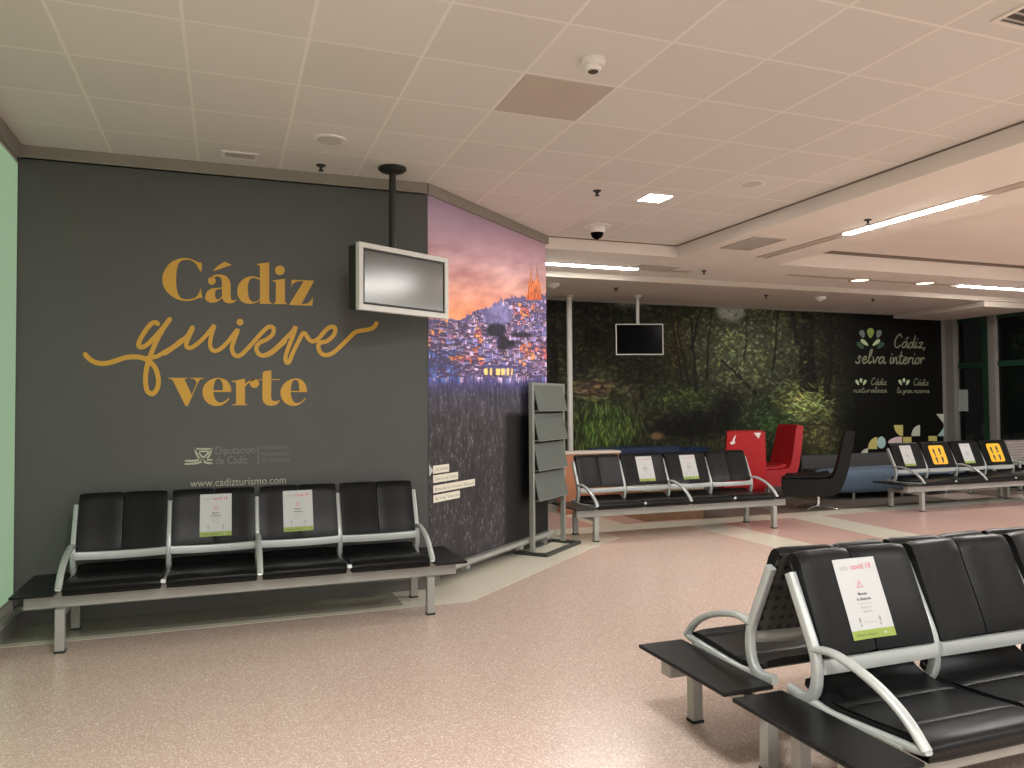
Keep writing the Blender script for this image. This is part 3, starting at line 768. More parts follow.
def trunks(lst):
    global c
    for u0, u1, w, vt, vb in lst:
        cu = np.interp(Vv, [vt, vb], [u0, u1])+4*(fbm(Z*3, Z*0+u0, 2, 70)-.5)
        wd_ = w*(.7+.4*np.clip((Vv-vt)/(vb-vt+1e-6), 0, 1))
        tr = np.clip((wd_-np.abs(U-cu))/1.0, 0, 1)*(Vv > vt)*(Vv < vb)
        lit = np.clip((cu-U)/wd_, 0, 1)*.35+.65
        c = mix(c, (C3(30, 28, 22)*(.6+.9*fbm(X*30, Z*8, 2, 71))[..., None])*lit[..., None], tr*.92)
ND = 11000
for i_ in range(ND):
    if i_ == int(ND*.72):
        trunks(((806, 808, 9, 296, 392), (551, 552, 8, 296, 470), (640, 642, 2.5, 345, 400), (790, 798, 3, 296, 345), (832, 828, 4, 296, 400), (590, 580, 2.2, 305, 372), (612, 622, 2.2, 300, 360), (722, 762, 3.0, 360, 398)))
    if i_ == int(ND*.94):
        trunks(((690, 697, 1.9, 300, 392), (676, 690, 1.7, 318, 385), (704, 690, 1.6, 298, 350), (668, 683, 1.4, 298, 385), (712, 706, 1.5, 300, 380), (575, 600, 1.5, 300, 350), (655, 648, 1.4, 300, 345), (748, 744, 1.1, 312, 360), (780, 772, 1.5, 302, 372)))
    a_, b_ = fr.randint(nx_), fr.randint(nz_)
    u_, v_ = U[b_, a_], Vv[b_, a_]
    if u_ > 862: continue
    col = base[b_, a_]*fr.uniform(.35, 1.7)*np.array([fr.uniform(.9, 1.1), fr.uniform(.95, 1.1), fr.uniform(.85, 1.12)])
    if 716 < u_ < 745 and v_ < 322 and fr.rand() < .82: continue
    x_, z_ = X[b_, a_], Z[b_, a_]
    grass = abs(u_-604) < 42 and 402 < v_ < 452
    fernz = abs(u_-806) < 36 and 380 < v_ < 430
    rocks = abs(u_-592) < 26 and 375 < v_ < 402
    if grass: dab(x_, z_, fr.uniform(.012, .022), fr.uniform(.06, .14), fr.uniform(-.5, .5), col, .8)
    elif fernz: dab(x_, z_, fr.uniform(.05, .10), fr.uniform(.012, .022), fr.uniform(-.7, .7), col, .8)
    elif rocks: dab(x_, z_, fr.uniform(.04, .09), fr.uniform(.015, .03), fr.uniform(-.2, .2), col, .8)
    else: dab(x_, z_, fr.uniform(.016, .07), fr.uniform(.012, .034), fr.uniform(-.9, .9), col, .62)
n3 = vnoise(X*50, Z*50, 57); n2 = fbm(X*20, Z*20, 2, 53)
c = c*(.72+.28*n3+.28*n2)[..., None]
c = mix(c, C3(118, 92, 64), np.clip(blob(U, Vv, 657, 436, 9, 5, .6), 0, 1)*.8)
c = mix(c, C3(20, 36, 70)*(.6+.8*n3)[..., None], np.clip((Vv-443-3*n2)/4, 0, 1)*np.clip((712-U)/8, 0, 1)*np.clip((U-612)/6, 0, 1)*.9)
fade = np.clip((U-826)/32, 0, 1)
c = mix(c, c*.14+C3(7, 7, 6), fade)
M['forest'] = picture_mat('forest_print', 1.35, rough=.5, spec=.12)
picture('printed_picture', P, c, M['forest'], fm)

def onfar(p):
    q = at_y(p[0], p[1], FY-.012); return (q.x, q.y, q.z)
def fm_child(mb, name, m):
    o = mb.build(name, m); o.parent = fm; o.matrix_parent_inverse = Matrix.Translation(fm.location).inverted(); return o
def leaf(mb, cu, cv, ang, ln, w):
    pts = []
    for k_ in range(20):
        a = 2*PI*k_/20; x = math.cos(a); y = math.sin(a)*(1-.35*x)
        pts.append((cu+(x*ln/2)*math.cos(ang)-(y*w/2)*math.sin(ang), cv+(x*ln/2)*math.sin(ang)+(y*w/2)*math.cos(ang)))
    add2d(mb, pts, [tuple(range(20))], onfar)
M['leaf_a'] = mat('leaf_green', (0.22, 0.33, 0.06, 1), .6); M['leaf_b'] = mat('leaf_pale', (0.45, 0.55, 0.32, 1), .6)
M['leaf_c'] = mat('leaf_grey', (0.14, 0.19, 0.17, 1), .6); M['leaf_d'] = mat('leaf_dark', (0.02, 0.075, 0.035, 1), .6)
M['far_text'] = mat('mural_lettering', (0.22, 0.24, 0.15, 1), .6)
for nm, m_, lst in (('leaf_emblem', 'leaf_d', ((860.5, 345.5, .75, 9, 4.5), (880.5, 345.5, PI-.75, 9, 4.5))),):
    for a in lst:
        q = MB(); leaf(q, *a); fm_child(q, nm, M[m_])
for a in ((862.3, 334, 1.25, 8, 5), (878.7, 334, PI-1.25, 8, 5)):
    q = MB(); leaf(q, *a); fm_child(q, 'leaf_emblem', M['leaf_c'])
q = MB(); leaf(q, 870.5, 333, PI/2, 10, 6.5); fm_child(q, 'leaf_emblem', M['leaf_a'])
for a in ((864.6, 342.6, .7, 9.5, 3.6), (876.2, 342.6, PI-.7, 9.5, 3.6)):
    q = MB(); leaf(q, *a); fm_child(q, 'leaf_emblem', M['leaf_b'])
for x0 in (861, 904):
    for a in ((x0-3.6, 382.5, 1.1, 6, 2.6), (x0+3.6, 382.5, PI-1.1, 6, 2.6), (x0, 380.5, PI/2, 4.5, 2.6)):
        q = MB(); leaf(q, *a); fm_child(q, 'small_leaf_emblem', M['leaf_b'])
def far_text(mb, s, u0, v0, u1, v1, h, **kw):
    a, b = at_y(u0, v0, FY-.012), at_y(u1, v1, FY-.012)
    v, f = fit_text(s, a.x, b.x, 0, h, **kw)
    add2d(mb, v, f, lambda p: (p[0], FY-.012, p[1]+a.z+(b.z-a.z)*(p[0]-a.x)/(b.x-a.x)))
BR = {  # brush-script strokes, x-height 1
 'C': (1.5, [[(1.35, 1.75), (1.2, 2.1), (.9, 2.15), (.45, 1.6), (.25, .8), (.4, .15), (.8, .0), (1.3, .4)]]),
 'a': (1.15, [[(.95, .85), (.65, 1.0), (.25, .75), (.1, .3), (.3, .0), (.65, .25), (.95, .9), (.9, .25), (1.05, .0), (1.25, .2)]]),
 'á': (1.15, [[(.95, .85), (.65, 1.0), (.25, .75), (.1, .3), (.3, .0), (.65, .25), (.95, .9), (.9, .25), (1.05, .0), (1.25, .2)], [(.7, 1.35), (1.0, 1.75)]]),
 'd': (1.2, [[(.9, .8), (.6, .95), (.2, .65), (.1, .25), (.3, .0), (.7, .3), (1.15, 2.1), (.95, .6), (.95, .05), (1.25, .2)]]),
 'i': (.55, [[(.2, .95), (.1, .3), (.25, .0), (.55, .25)], [(.34, 1.42), (.36, 1.5)]]),
 'z': (1.0, [[(.15, .85), (.55, .95), (.8, .85), (.15, .05), (.55, .12), (.95, -.05)]]),
 ',': (.5, [[(.25, .1), (.1, -.35)]]),
 's': (.95, [[(.8, .8), (.6, 1.05), (.35, .85), (.55, .5), (.6, .15), (.25, -.02), (.0, .2)]]),
 'e': (.95, [[(.1, .45), (.6, .6), (.7, .9), (.45, 1.0), (.15, .6), (.2, .1), (.5, .0), (.95, .35)]]),
 'l': (.7, [[(.05, .3), (.5, 1.5), (.55, 2.1), (.3, 1.8), (.15, .7), (.3, .0), (.7, .3)]]),
 'v': (1.0, [[(.1, .95), (.25, .4), (.35, .05), (.65, .45), (.85, .95), (1.05, .85)]]),
 'n': (1.15, [[(.1, .95), (.1, .05), (.35, .65), (.65, .95), (.75, .6), (.75, .1), (.95, .0), (1.15, .25)]]),
 't': (.8, [[(.45, 1.8), (.25, .6), (.3, .05), (.55, .0), (.8, .25)], [(.0, 1.1), (.75, 1.2)]]),
 'r': (.85, [[(.15, .95), (.1, .0), (.3, .65), (.6, 1.0), (.8, .8)]]),
 'o': (1.0, [[(.6, 1.0), (.2, .75), (.12, .25), (.4, .0), (.75, .3), (.75, .75), (.5, .98), (.95, .8)]]),
 'u': (1.1, [[(.1, .95), (.1, .25), (.35, .0), (.7, .4), (.85, .95), (.8, .2), (1.1, .15)]]),
 'y': (1.0, [[(.1, .95), (.2, .3), (.5, .2), (.85, .95), (.6, -.3), (.3, -.7), (.15, -.4), (.9, .2)]]),
 'g': (1.0, [[(.8, .85), (.4, .95), (.12, .5), (.35, .1), (.8, .8), (.65, -.3), (.35, -.7), (.2, -.4), (.95, .25)]]),
 ' ': (.55, [])}
def brush(nm_, text, u0, u1, vb, h, w):
    """one word in brush strokes on the far wall; h = x-height in metres"""
    a, b = at_y(u0, vb, FY-.012), at_y(u1, vb, FY-.012)
    tot = sum(BR[ch][0] for ch in text); sx = (b.x-a.x)/tot; cur = 0; q = MB(); zb = (a.z+b.z)/2; i_ = 0
    for ch in text:
        adv, sts = BR[ch]
        for st_ in sts:
            i_ += 1
            v, f = ribbon([(a.x+(cur+p[0]+.12*p[1])*sx, zb+p[1]*h) for p in st_], w, 4)
            add2d(q, v, f, lambda p, d_=i_*.0004: (p[0], FY-.012-d_, p[1]))
        cur += adv
    fm_child(q, nm_, M['far_text'])
brush('script_lettering', 'Cádiz,', 893.0, 926, 347.8, .115, .026)
brush('script_lettering', 'selva', 855.5, 885, 363.3, .125, .028)
brush('script_lettering', 'interior', 889.5, 924, 363.8, .125, .027)
brush('small_script_lettering', 'Cádiz', 870.5, 886.5, 384.8, .06, .014)
brush('small_script_lettering', 'Cádiz', 913, 928.5, 385.3, .06, .014)
brush('small_script_lettering', 'naturaleza', 853.5, 886.5, 392.4, .05, .012)
brush('small_script_lettering', 'la gran reserva', 897, 929, 392.9, .05, .012)
# geometric prints at the mural's foot
M['geo_y'] = mat('yellow_shape', (0.48, 0.43, 0.13, 1), .6); M['geo_b'] = mat('pale_blue_shape', (0.34, 0.50, 0.49, 1), .6)
M['geo_w'] = mat('pale_shape', (0.48, 0.50, 0.40, 1), .6); M['geo_p'] = mat('pink_shape', (0.60, 0.46, 0.46, 1), .6)
def quarter(mb, u0, v0, u1, v1):
    """quarter disc: centre (u0,v0), reaching to u1 and v1"""
    pts = [(u0, v0)]+[(u0+(u1-u0)*math.cos(a), v0+(v1-v0)*math.sin(a)) for a in [PI/2*k/12 for k in range(13)]]
    add2d(mb, pts, [tuple(range(14))], onfar)
def geo(m_, fn):
    q = MB(); fn(q); fm_child(q, 'geometric_print', M[m_])
P4 = lambda *p: (lambda q: add2d(q, list(p), [tuple(range(len(p)))], onfar))
geo('geo_y', lambda q: quarter(q, 877.3, 449, 868, 437)); geo('geo_y', lambda q: quarter(q, 903, 425, 894, 436))
geo('geo_y', P4((903, 437), (911.5, 437), (911.5, 443), (903, 443))); geo('geo_y', P4((928.5, 436), (937, 436), (937, 441), (928.5, 441)))
geo('geo_b', P4(*disc2(881.4, 442.5, 4.3, 6))); geo('geo_b', P4((937.5, 436), (944, 427), (944, 436)))
geo('geo_w', lambda q: quarter(q, 868, 454, 861, 448.5)); geo('geo_w', lambda q: quarter(q, 920, 436, 911.5, 425)); geo('geo_w', P4((936.2, 414), (944, 414), (944, 424)))
geo('geo_p', lambda q: quarter(q, 902, 443, 888, 436.6))

# ------------------------------------------------------------------ right glazed wall
rw = MB(); rw.box(XR-.02, XR+.25, 11.02, FY+.0, 0, 3.16); struct(rw.build('wall_right', M['pillar']))
dr = struct(MB().box(XR+.05, XR+.12, 8.2, 10.98, 2.20, 2.30).build('window_1', M['dark_frame']), 'dark green framed glass front on the right')
MB().box(XR+.0, XR+.14, 10.17, 10.32, 0, 3.16).build('mullion', M['pillar'], dr, bevel=.01)
MB().box(XR+.02, XR+.13, 10.33, 10.45, 0, 3.16).build('mullion', M['dark_frame'], dr, bevel=.01)
MB().box(XR+.03, XR+.13, 8.6, 8.7, 0, 3.16).build('mullion', M['dark_frame'], dr, bevel=.01)
MB().box(XR+.05, XR+.12, 8.2, 10.98, 3.08, 3.20).build('head_frame', M['dark_frame'], dr)
MB().box(XR+.05, XR+.12, 8.2, 10.98, 0.0, .12).build('sill', M['dark_frame'], dr)
MB().box(XR+.08, XR+.09, 8.2, 10.98, .12, 3.1).build('pane', M['glass'], dr)
struct(MB().box(XR+1.6, XR+1.7, 6.5, FY+.3, 0, 3.4).build('wall_beyond', M['black_metal']))
nt = tag(MB().box(XR+.062, XR+.068, 10.80, 11.01, 1.38, 1.79).build('paper_notice', M['notice']), 'pale paper notice taped to the dark glass beside the grey pillar', 'notice')

# ------------------------------------------------------------------ benches
HWID = .6075           # seat pitch
UPR = [(.645, .862), (.60, .768), (.555, .675), (.520, .600), (.503, .54), (.503, .48), (.516, .43), (.545, .398), (.60, .384)]
RAIL = [(-.002, .412), (.03, .402), (.09, .395), (.24, .380), (.36, .372), (.45, .370), (.53, .380), (.60, .390), (.660, .398)]
ARM = [(.516, .592), (.46, .603), (.40, .604), (.323, .590), (.25, .570), (.18, .543), (.11, .505), (.055, .462), (.02, .425), (.004, .408)]
BACK_F = [(.478, .562), (.487, .60), (.508, .66), (.535, .73), (.563, .80), (.590, .87), (.606, .91), (.622, .935), (.642, .945), (.662, .940), (.674, .922)]   # cushion front, over the rolled top
BACK_R = [(.674, .922), (.668, .90), (.640, .845), (.607, .765), (.575, .685), (.545, .61), (.528, .565)]
SEAT_T = [(.004, .392), (.000, .405), (.010, .422), (.035, .434), (.09, .438), (.128, .4365), (.134, .430), (.140, .4355), (.22, .428), (.32, .418), (.388, .413), (.394, .4065), (.400, .413), (.47, .416), (.53, .428), (.575, .447), (.59, .458)]
def sag(xr): return .022*(1-(xr/.29)**2)
def lc(y): return y-.33

BF = [tuple(p) for p in cat(BACK_F, 3)]
BLEN = [0]
for a_, b_ in zip(BF, BF[1:]): BLEN.append(BLEN[-1]+math.dist(a_, b_))
def back_point(xr, s, dist=.0):
    """point on the cushion front: xr from seat centre, s metres up from its lower edge, dist proud"""
    s = max(0, min(BLEN[-1]-1e-6, s))
    for i in range(len(BLEN)-1):
        if BLEN[i+1] >= s: break
    t_ = (s-BLEN[i])/(BLEN[i+1]-BLEN[i]); a_, b_ = BF[i], BF[i+1]
    tx, tz = b_[0]-a_[0], b_[1]-a_[1]; l = math.hypot(tx, tz); nx, nz = -tz/l, tx/l
    return (xr, lc(a_[0]+tx*t_+nx*dist+sag(xr)), a_[1]+tz*t_+nz*dist)

def bench_parts(n, arms, tables, shell_mat):
    """returns dict of (part name, mesh) lists, seats running along x, sitter facing -y"""
    W = n*HWID; parts = []
    xs = [-W/2+i*HWID for i in range(n+1)]
    ext = .26 if tables else .06
    parts.append(('beam', MB().box(-W/2-ext+.05, W/2+ext-.05, lc(.10), lc(.18), .272, .367).mesh('beam'), M['steel'], .006))
    for sx in (-1, 1):
        x = sx*(W/2-.005)
        parts.append(('leg', MB().box(x-.028, x+.028, lc(.03), lc(.085), .012, .232).mesh('leg'), M['steel'], .004))
        parts.append(('leg', MB().box(x-.028, x+.028, lc(.58), lc(.635), .012, .232).mesh('leg'), M['steel'], .004))
        parts.append(('leg_foot', MB().box(x-.031, x+.031, lc(.027), lc(.088), 0, .013).mesh('leg_foot'), M['rubber'], 0))
        parts.append(('leg_foot', MB().box(x-.031, x+.031, lc(.577), lc(.638), 0, .013).mesh('leg_foot'), M['rubber'], 0))
        parts.append(('crossbar', MB().box(x-.028, x+.028, lc(.03), lc(.635), .230, .276).mesh('crossbar'), M['steel'], .004))
    for i, x in enumerate(xs):
        parts.append(('upright', MB().sweep_x([(lc(p[0]), p[1]) for p in cat(UPR, 4)], .018, .0205, x, sup=5, n=16).mesh('upright', 45), M['silver'], 0))
        parts.append(('seat_rail', MB().sweep_x([(lc(p[0]), p[1]) for p in cat(RAIL, 4)], .016, [.013+.007*min(1, max(0, (p[0]-.05)/.2)) for p in cat(RAIL, 4)], x, sup=4).mesh('seat_rail', 45), M['silver'], 0))
        mb = MB().box(x-.02, x+.02, lc(.09), lc(.20), .352, .392)
        parts.append(('bracket', mb.mesh('bracket'), M['steel'], .003))
        if i in arms:
            path = cat(ARM, 4); nn = len(path)
            parts.append(('armrest', MB().sweep_x([(lc(p[0]), p[1]) for p in path], .021, .0145, x, sup=2.4).mesh('armrest', 45), M['silver'], 0))
    for i in range(n):
        c = (xs[i]+xs[i+1])/2; hw = HWID/2-.019
        # seat pad
        T = [(lc(p[0]), p[1]) for p in cat(SEAT_T, 2)]
        B = [(p[0]+.006, p[1]-.030) for p in reversed(T)]
        prof = T+B
        rows = []
        for k in range(9):
            xr = -hw+2*hw*k/8; e = 1 if k in (0, 8) else 0
            rows.append([(c+xr, p[0]+(.006 if e else 0)*(1 if p[0] < lc(.05) else 0), p[1]-(.006 if e and j < len(T) else 0)) for j, p in enumerate(prof)])
        parts.append(('seat', MB().quad_grid(rows, closed_u=True, cap=True).mesh('seat', 35), M['leather'], 0))
        # back cushions (two halves)
        mb = MB()
        FR = cat(BACK_F, 3); RR = cat(BACK_R, 2)
        prof = [tuple(p) for p in FR]+[(p[0]-.006, p[1]) for p in RR[1:]]
        for h0, h1 in ((-hw, -.0035), (.0035, hw)):
            rows = []; K = 8
            for k in range(K+1):
                xr = h0+(h1-h0)*k/K
                e = .005 if k in (0, K) else 0
                row = []
                for j, p in enumerate(prof):
                    cyy, czz = .585, .76
                    f_ = 1 if j < len(FR) else 0
                    row.append((c+xr, lc(p[0]+sag(xr)+(e if f_ else 0)), p[1]-(e*1.2 if p[1] > .90 else 0)))
                rows.append(row)
            mb.quad_grid(rows, closed_u=True, cap=True)
        parts.append(('backrest', mb.mesh('backrest', 40), M['leather'], 0))
        # rear shell with punched holes
        rows = []
        for k in range(13):
            xr = -hw+2*hw*k/12
            R_ = [(lc(p[0]+sag(xr)+.004), p[1]) for p in RR]
            rows.append([(c+xr, p[0], p[1]) for p in R_]+[(c+xr, p[0]-.008, p[1]) for p in reversed(R_)])
        me = MB().quad_grid(rows, closed_u=True, cap=True).mesh('back_shell', 40)
        at = me.attributes.new('perf', 'FLOAT_VECTOR', 'POINT')
        for v in me.vertices:
            zz = v.co.z; xx = v.co.x-c
            at.data[v.index].vector = (xx/.047+.5, (zz-.60)/.047, 1.0)
        parts.append(('back_shell', me, shell_mat, 0))
        # light bar under the cushion
        rows = []
        for k in range(9):
            xr = -hw-.006+2*(hw+.006)*k/8; yy = lc(.472+sag(xr)*1.0); dz = -.010*(1-(xr/.29)**2)
            pr = [(yy, .505), (yy-.003, .53), (yy+.004, .556), (yy+.018, .560), (yy+.022, .53), (yy+.014, .503)]
            rows.append([(c+xr, p[0], p[1]+dz) for p in pr])
        parts.append(('back_rail', MB().quad_grid(rows, closed_u=True, cap=True).mesh('back_rail', 40), M['silver'], 0))
    if tables:
        for sx in (-1, 1):
            if sx not in tables: continue
            xa, xb = sx*(W/2+.022), sx*(W/2+.268)
            x0, x1 = min(xa, xb), max(xa, xb)
            parts.append(('side_table', MB().box(x0, x1, lc(-.01), lc(.68), .367, .385).mesh('side_table'), M['black_top'], .006))
    return parts
PART_CACHE = {}
def make_bench(name, label, cx, cy, rz, n=4, arms=(0, 2, 4), tables=(-1, 1), shell='perf', group='rows of black waiting seats', wide=1.0):
    key = (n, arms, tables, shell)
    root = thing(name, label, 'bench', (cx, cy, 0), rz, group); root.scale = (wide, 1, 1)
    if key not in PART_CACHE: PART_CACHE[key] = bench_parts(n, arms, tables, M[shell])
    beam = None
    legs = []
    for nm, me, mt, bv in PART_CACHE[key]:
        o = bpy.data.objects.new(nm, me); COL.objects.link(o)
        if not me.materials: me.materials.append(mt)
        o.parent = root
        if nm == 'leg_foot': o.parent = legs[len([q for q in root.children_recursive if q.name.startswith('leg_foot')]) % 2-2] if False else root
        if bv:
            md = o.modifiers.new('bevel', 'BEVEL'); md.width = bv; md.segments = 2; md.limit_method = 'ANGLE'
    return root
ACX, ACY = .22, 5.93
BCX, BCY = 5.165, 8.20
CCX, CCY = 10.50, 8.60
DCX = 2.15+2*HWID
D1Y, D2Y = 1.925+.33, 3.335-.33
A = make_bench('waiting_bench', 'black four-seat bench with two white notices against the grey slogan wall', ACX, ACY, 0)
B = make_bench('waiting_bench', 'black four-seat bench with two white notices in front of the red chairs and forest mural', BCX, BCY, 0, wide=1.018)
Cb = make_bench('waiting_bench', 'black four-seat bench carrying yellow signs and white notices before the blue ottoman', CCX, CCY, 0)
D1 = make_bench('waiting_bench', 'large nearest black bench facing the viewer with one white notice', DCX, D1Y, 0)
D2 = make_bench('waiting_bench', 'black bench turned away, back to back behind the nearest bench', DCX, D2Y, PI)
C2 = make_bench('waiting_bench', 'bench with perforated backs in a lit pale tone turned away beside the yellow-signed bench', 12.42, 9.36, PI, n=2, arms=(0, 2), tables=None, shell='perf_lit')

# ------------------------------------------------------------------ notices on the backs
def bent(mb, v2, f, cx, s0, d, R):
    """2D (x, s) -> on cushion front of the seat centred cx (local), then to world"""
    b0 = len(mb.v)
    for p in v2:
        q = back_point(cx[1]+p[0], s0+p[1], d)
        mb.v.append((q[0]+cx[0], q[1], q[2]))
    mb.f += [tuple(b0+i for i in q) for q in f]
def grid2(x0, x1, y0, y1, nx=8, ny=12):
    v = [(x0+(x1-x0)*i/nx, y0+(y1-y0)*j/ny) for j in range(ny+1) for i in range(nx+1)]
    f = [(j*(nx+1)+i, j*(nx+1)+i+1, (j+1)*(nx+1)+i+1, (j+1)*(nx+1)+i) for j in range(ny) for i in range(nx)]
    return v, f
def notice(bench, seat, label, xo=0.0, s0=.045, detail=True, group='white health notices on seat backs'):
    n = 4; xc = -n*HWID/2+(seat+.5)*HWID
    r = thing('paper_notice', label, 'notice', bench.location, bench.rotation_euler.z, group); r.scale = bench.scale
    Wd, Hg = .110, .318
    def put(nm, lst, m_, d):
        mb = MB()
        for v, f in lst: bent(mb, [(p[0]+xo, p[1]) for p in v], f, (xc, 0), s0, d, None)
        o = bpy.data.objects.new(nm, None); bpy.data.objects.remove(o)
        me = bpy.data.meshes.new(nm); me.from_pydata(mb.v, [], mb.f); me.materials.append(m_)
        o = bpy.data.objects.new(nm, me); COL.objects.link(o); o.parent = r; return o
    put('sheet', [grid2(-Wd, Wd, 0, Hg)], M['white_paper'], .0030)
    put('green_band', [grid2(-Wd, Wd, 0, .034, 8, 2)], M['green_band'], .0036)
    T = lambda s, x0, x1, zb, h, **k: fit_text(s, x0, x1, zb, h, **k)
    put('header_lettering', [T('info:', -.080, -.035, .272, .020)], M['print_grey'], .0036)
    put('header_lettering', [T('covid 19', -.022, .082, .272, .024, bold=.01)], M['print_red'], .0036)
    tri = ribbon([(-.016, .200), (.016, .200), (0, .229), (-.016, .200)], .0035, 1)
    put('warning_triangle', [tri, grid2(-.0015, .0015, .207, .219, 1, 1)], M['print_red'], .0036)
    put('bold_lettering', [T('Mantén', -.024, .024, .168, .012, bold=.02), T('la distancia', -.036, .036, .148, .012, bold=.02)], M['print_dark'], .0036)
    put('fine_lettering', [T('Keep your', -.028, .028, .116, .010), T('distance', -.024, .024, .100, .010), grid2(-.04, .04, .1345, .136, 1, 1)], M['print_grey'], .0036)
    def ell(cx, cy, rx, ry, n_=14): return ([(cx+rx*math.cos(2*PI*k/n_), cy+ry*math.sin(2*PI*k/n_)) for k in range(n_)], [tuple(range(n_))])
    ft = []
    for sx in (-1, 1): ft += [ell(sx*.052, .072, .006, .011), ell(sx*.050, .052, .0045, .006)]
    ft += [grid2(-.034+.012*k, -.027+.012*k, .060, .062, 1, 1) for k in range(6)]
    put('footprint_print', ft, M['print_grey'], .0036)
    put('band_lettering', [T('Mantén la distancia', -.09, .02, .012, .010)], M['print_dark'], .0040)
    put('band_mark', [ell(.060, .017, .005, .005)], M['white_paper'], .0040)
    return r
notice(A, 1, 'white notice with green foot on the second seat from left under the slogan', .012)
notice(A, 2, 'white notice with green foot right of the first one under the slogan', -.005)
notice(B, 1, 'white notice left of its twin on the middle bench before the forest mural', .02)
notice(B, 2, 'white notice nearest the red chairs on the middle bench', .03)
notice(Cb, 0, 'white notice on the end seat left of both yellow signs', .0)
notice(Cb, 2, 'white notice on the seat between the two yellow signs', .0)
notice(D1, 0, 'large white notice with green foot on the nearest bench', -.006)
def yellow(bench, seat, label):
    xc = -2*HWID+(seat+.5)*HWID
    r = thing('distance_sign', label, 'sign', bench.location, bench.rotation_euler.z, 'yellow signs on seat backs')
    v, f = grid2(-.15, .15, 0, .30, 10, 12)
    # rounded corners
    def rc(p):
        x, y = p; cx, cyy = max(-.12, min(.12, x)), max(.03, min(.27, y)); dx, dy = x-cx, y-cyy
        if dx and dy:
            l = max(abs(dx), abs(dy)); hh = math.hypot(dx, dy); return (cx+dx*l/hh, cyy+dy*l/hh)
        return p
    for nm, lst, m_, d in (('card', [([rc(p) for p in v], f)], M['yellow_sign'], .003),
                           ('footprint_print', [([(cx+rx*math.cos(2*PI*k/14), cy2+ry*math.sin(2*PI*k/14)) for k in range(14)], [tuple(range(14))]) for cx, cy2, rx, ry in ((-.06, .21, .024, .040), (-.055, .155, .018, .02), (.06, .22, .024, .042), (.06, .165, .018, .02), (-.055, .085, .024, .036), (-.05, .04, .017, .018), (.065, .085, .024, .036), (.06, .04, .017, .018))], M['print_dark'], .0036)):
        mb = MB()
        for vv, ff in lst: bent(mb, vv, ff, (xc, 0), .05, d, None)
        me = bpy.data.meshes.new(nm); me.from_pydata(mb.v, [], mb.f); me.materials.append(m_)
        o = bpy.data.objects.new(nm, me); COL.objects.link(o); o.parent = r
yellow(Cb, 1, 'yellow footprint sign between the two white notices')
yellow(Cb, 3, 'yellow footprint sign on the last seat beside the pale perforated backs')

# ------------------------------------------------------------------ hanging screens
def screen(name, label, centre, rz, w, h, frame_m, scr_m, pole_xy, ztop, pole_m, disc_r, bw, bt=.004):
    r = thing(name, label, 'screen', (centre[0], centre[1], centre[2]), rz)
    MB().box(-w/2+.003, w/2-.003, .028, .125, -h/2+.012, h/2-.012).build('screen_housing', M['tv_body'], r, bevel=.01)
    fr = MB()
    fr.box(-w/2, w/2, -.012, .03, h/2-bw, h/2); fr.box(-w/2, w/2, -.012, .03, -h/2, -h/2+bw*1.15)
    fr.box(-w/2, -w/2+bw, -.012, .03, -h/2+bw*1.15, h/2-bw); fr.box(w/2-bw, w/2, -.012, .03, -h/2+bw*1.15, h/2-bw)
    fr.build('bezel', frame_m, r, bevel=.003)
    MB().box(-w/2+bw, w/2-bw, .0, .02, -h/2+bw*1.15, h/2-bw).build('inner_border', M['tv_body'], r)
    MB().box(-w/2+bw+bt, w/2-bw-bt, -.002, .004, -h/2+bw*1.15+bt, h/2-bw-bt).build('display', scr_m, r)
    R = Matrix.Rotation(-rz, 2)
    p = R @ Vector((pole_xy[0]-centre[0], pole_xy[1]-centre[1]))
    zt = ztop-centre[2]
    MB().lathe([(.027, -h/2+.1), (.027, zt-.03)], (p.x, p.y, 0), 16).build('pole', pole_m, r, smooth=50)
    MB().lathe([(.03, zt-.045), (disc_r*.85, zt-.03), (disc_r, zt-.016), (disc_r, zt-.001)], (p.x, p.y, 0), 28).build('ceiling_plate', pole_m, r, smooth=40)
    MB().box(p.x-.06, p.x+.06, .1, p.y+.02, -.12, .12).build('mount_bracket', pole_m, r, bevel=.004)
    return r
def cam_pt(u, v, depth):
    d = ray(u, v); k_ = depth/(d.dot(_fw)); return Vector((0, 0, H))+d*k_
dl, dr_ = 5.60, 5.60*68.4/61
TL, BL, TR, BR = cam_pt(357.6, 243.3, dl), cam_pt(358.7, 311.7, dl), cam_pt(447, 256.6, dr_), cam_pt(448.3, 317.6, dr_)
c_ = (TL+BL+TR+BR)/4; w_ = (Vector((TR.x, TR.y))-Vector((TL.x, TL.y))).length; h_ = ((TL.z-BL.z)+(TR.z-BR.z))/2
rz_ = math.atan2(TR.y-TL.y, TR.x-TL.x)
screen('hanging_screen', 'silver-framed screen hanging on a black pole in front of the slogan wall', c_, rz_, w_, h_, M['tv_frame'], M['screen'], (1.235, 6.05), ZC, M['black_metal'], .112, .038, .018)
d2 = 11.75
c2 = cam_pt(639.6, 339.4, d2)
screen('hanging_screen', 'thin-framed black screen hanging on a pale pole before the forest mural', c2, -YAW+.05, 48*d2/772, 31.2*d2/772, M['pole_white'], M['screen_black'], (c2.x+.05, c2.y+.14), ZF, M['pole_white'], .06, .014)

# free-standing pole
pp = at_z(569, 295.5, ZF)
r = thing('support_pole', 'slim white pole from floor to ceiling left of the hanging black screen', 'pole', (pp.x, pp.y, 0))
MB().lathe([(.043, .02), (.043, ZF-.01)], n=18).build('shaft', M['pole_white'], r, smooth=50)
MB().lathe([(.075, 0), (.075, .012), (.045, .025)], n=20).build('base_flange', M['pole_white'], r, smooth=40)
MB().lathe([(.044, ZF-.03), (.07, ZF-.012), (.07, ZF-.001)], n=20).build('top_flange', M['pole_white'], r, smooth=40)

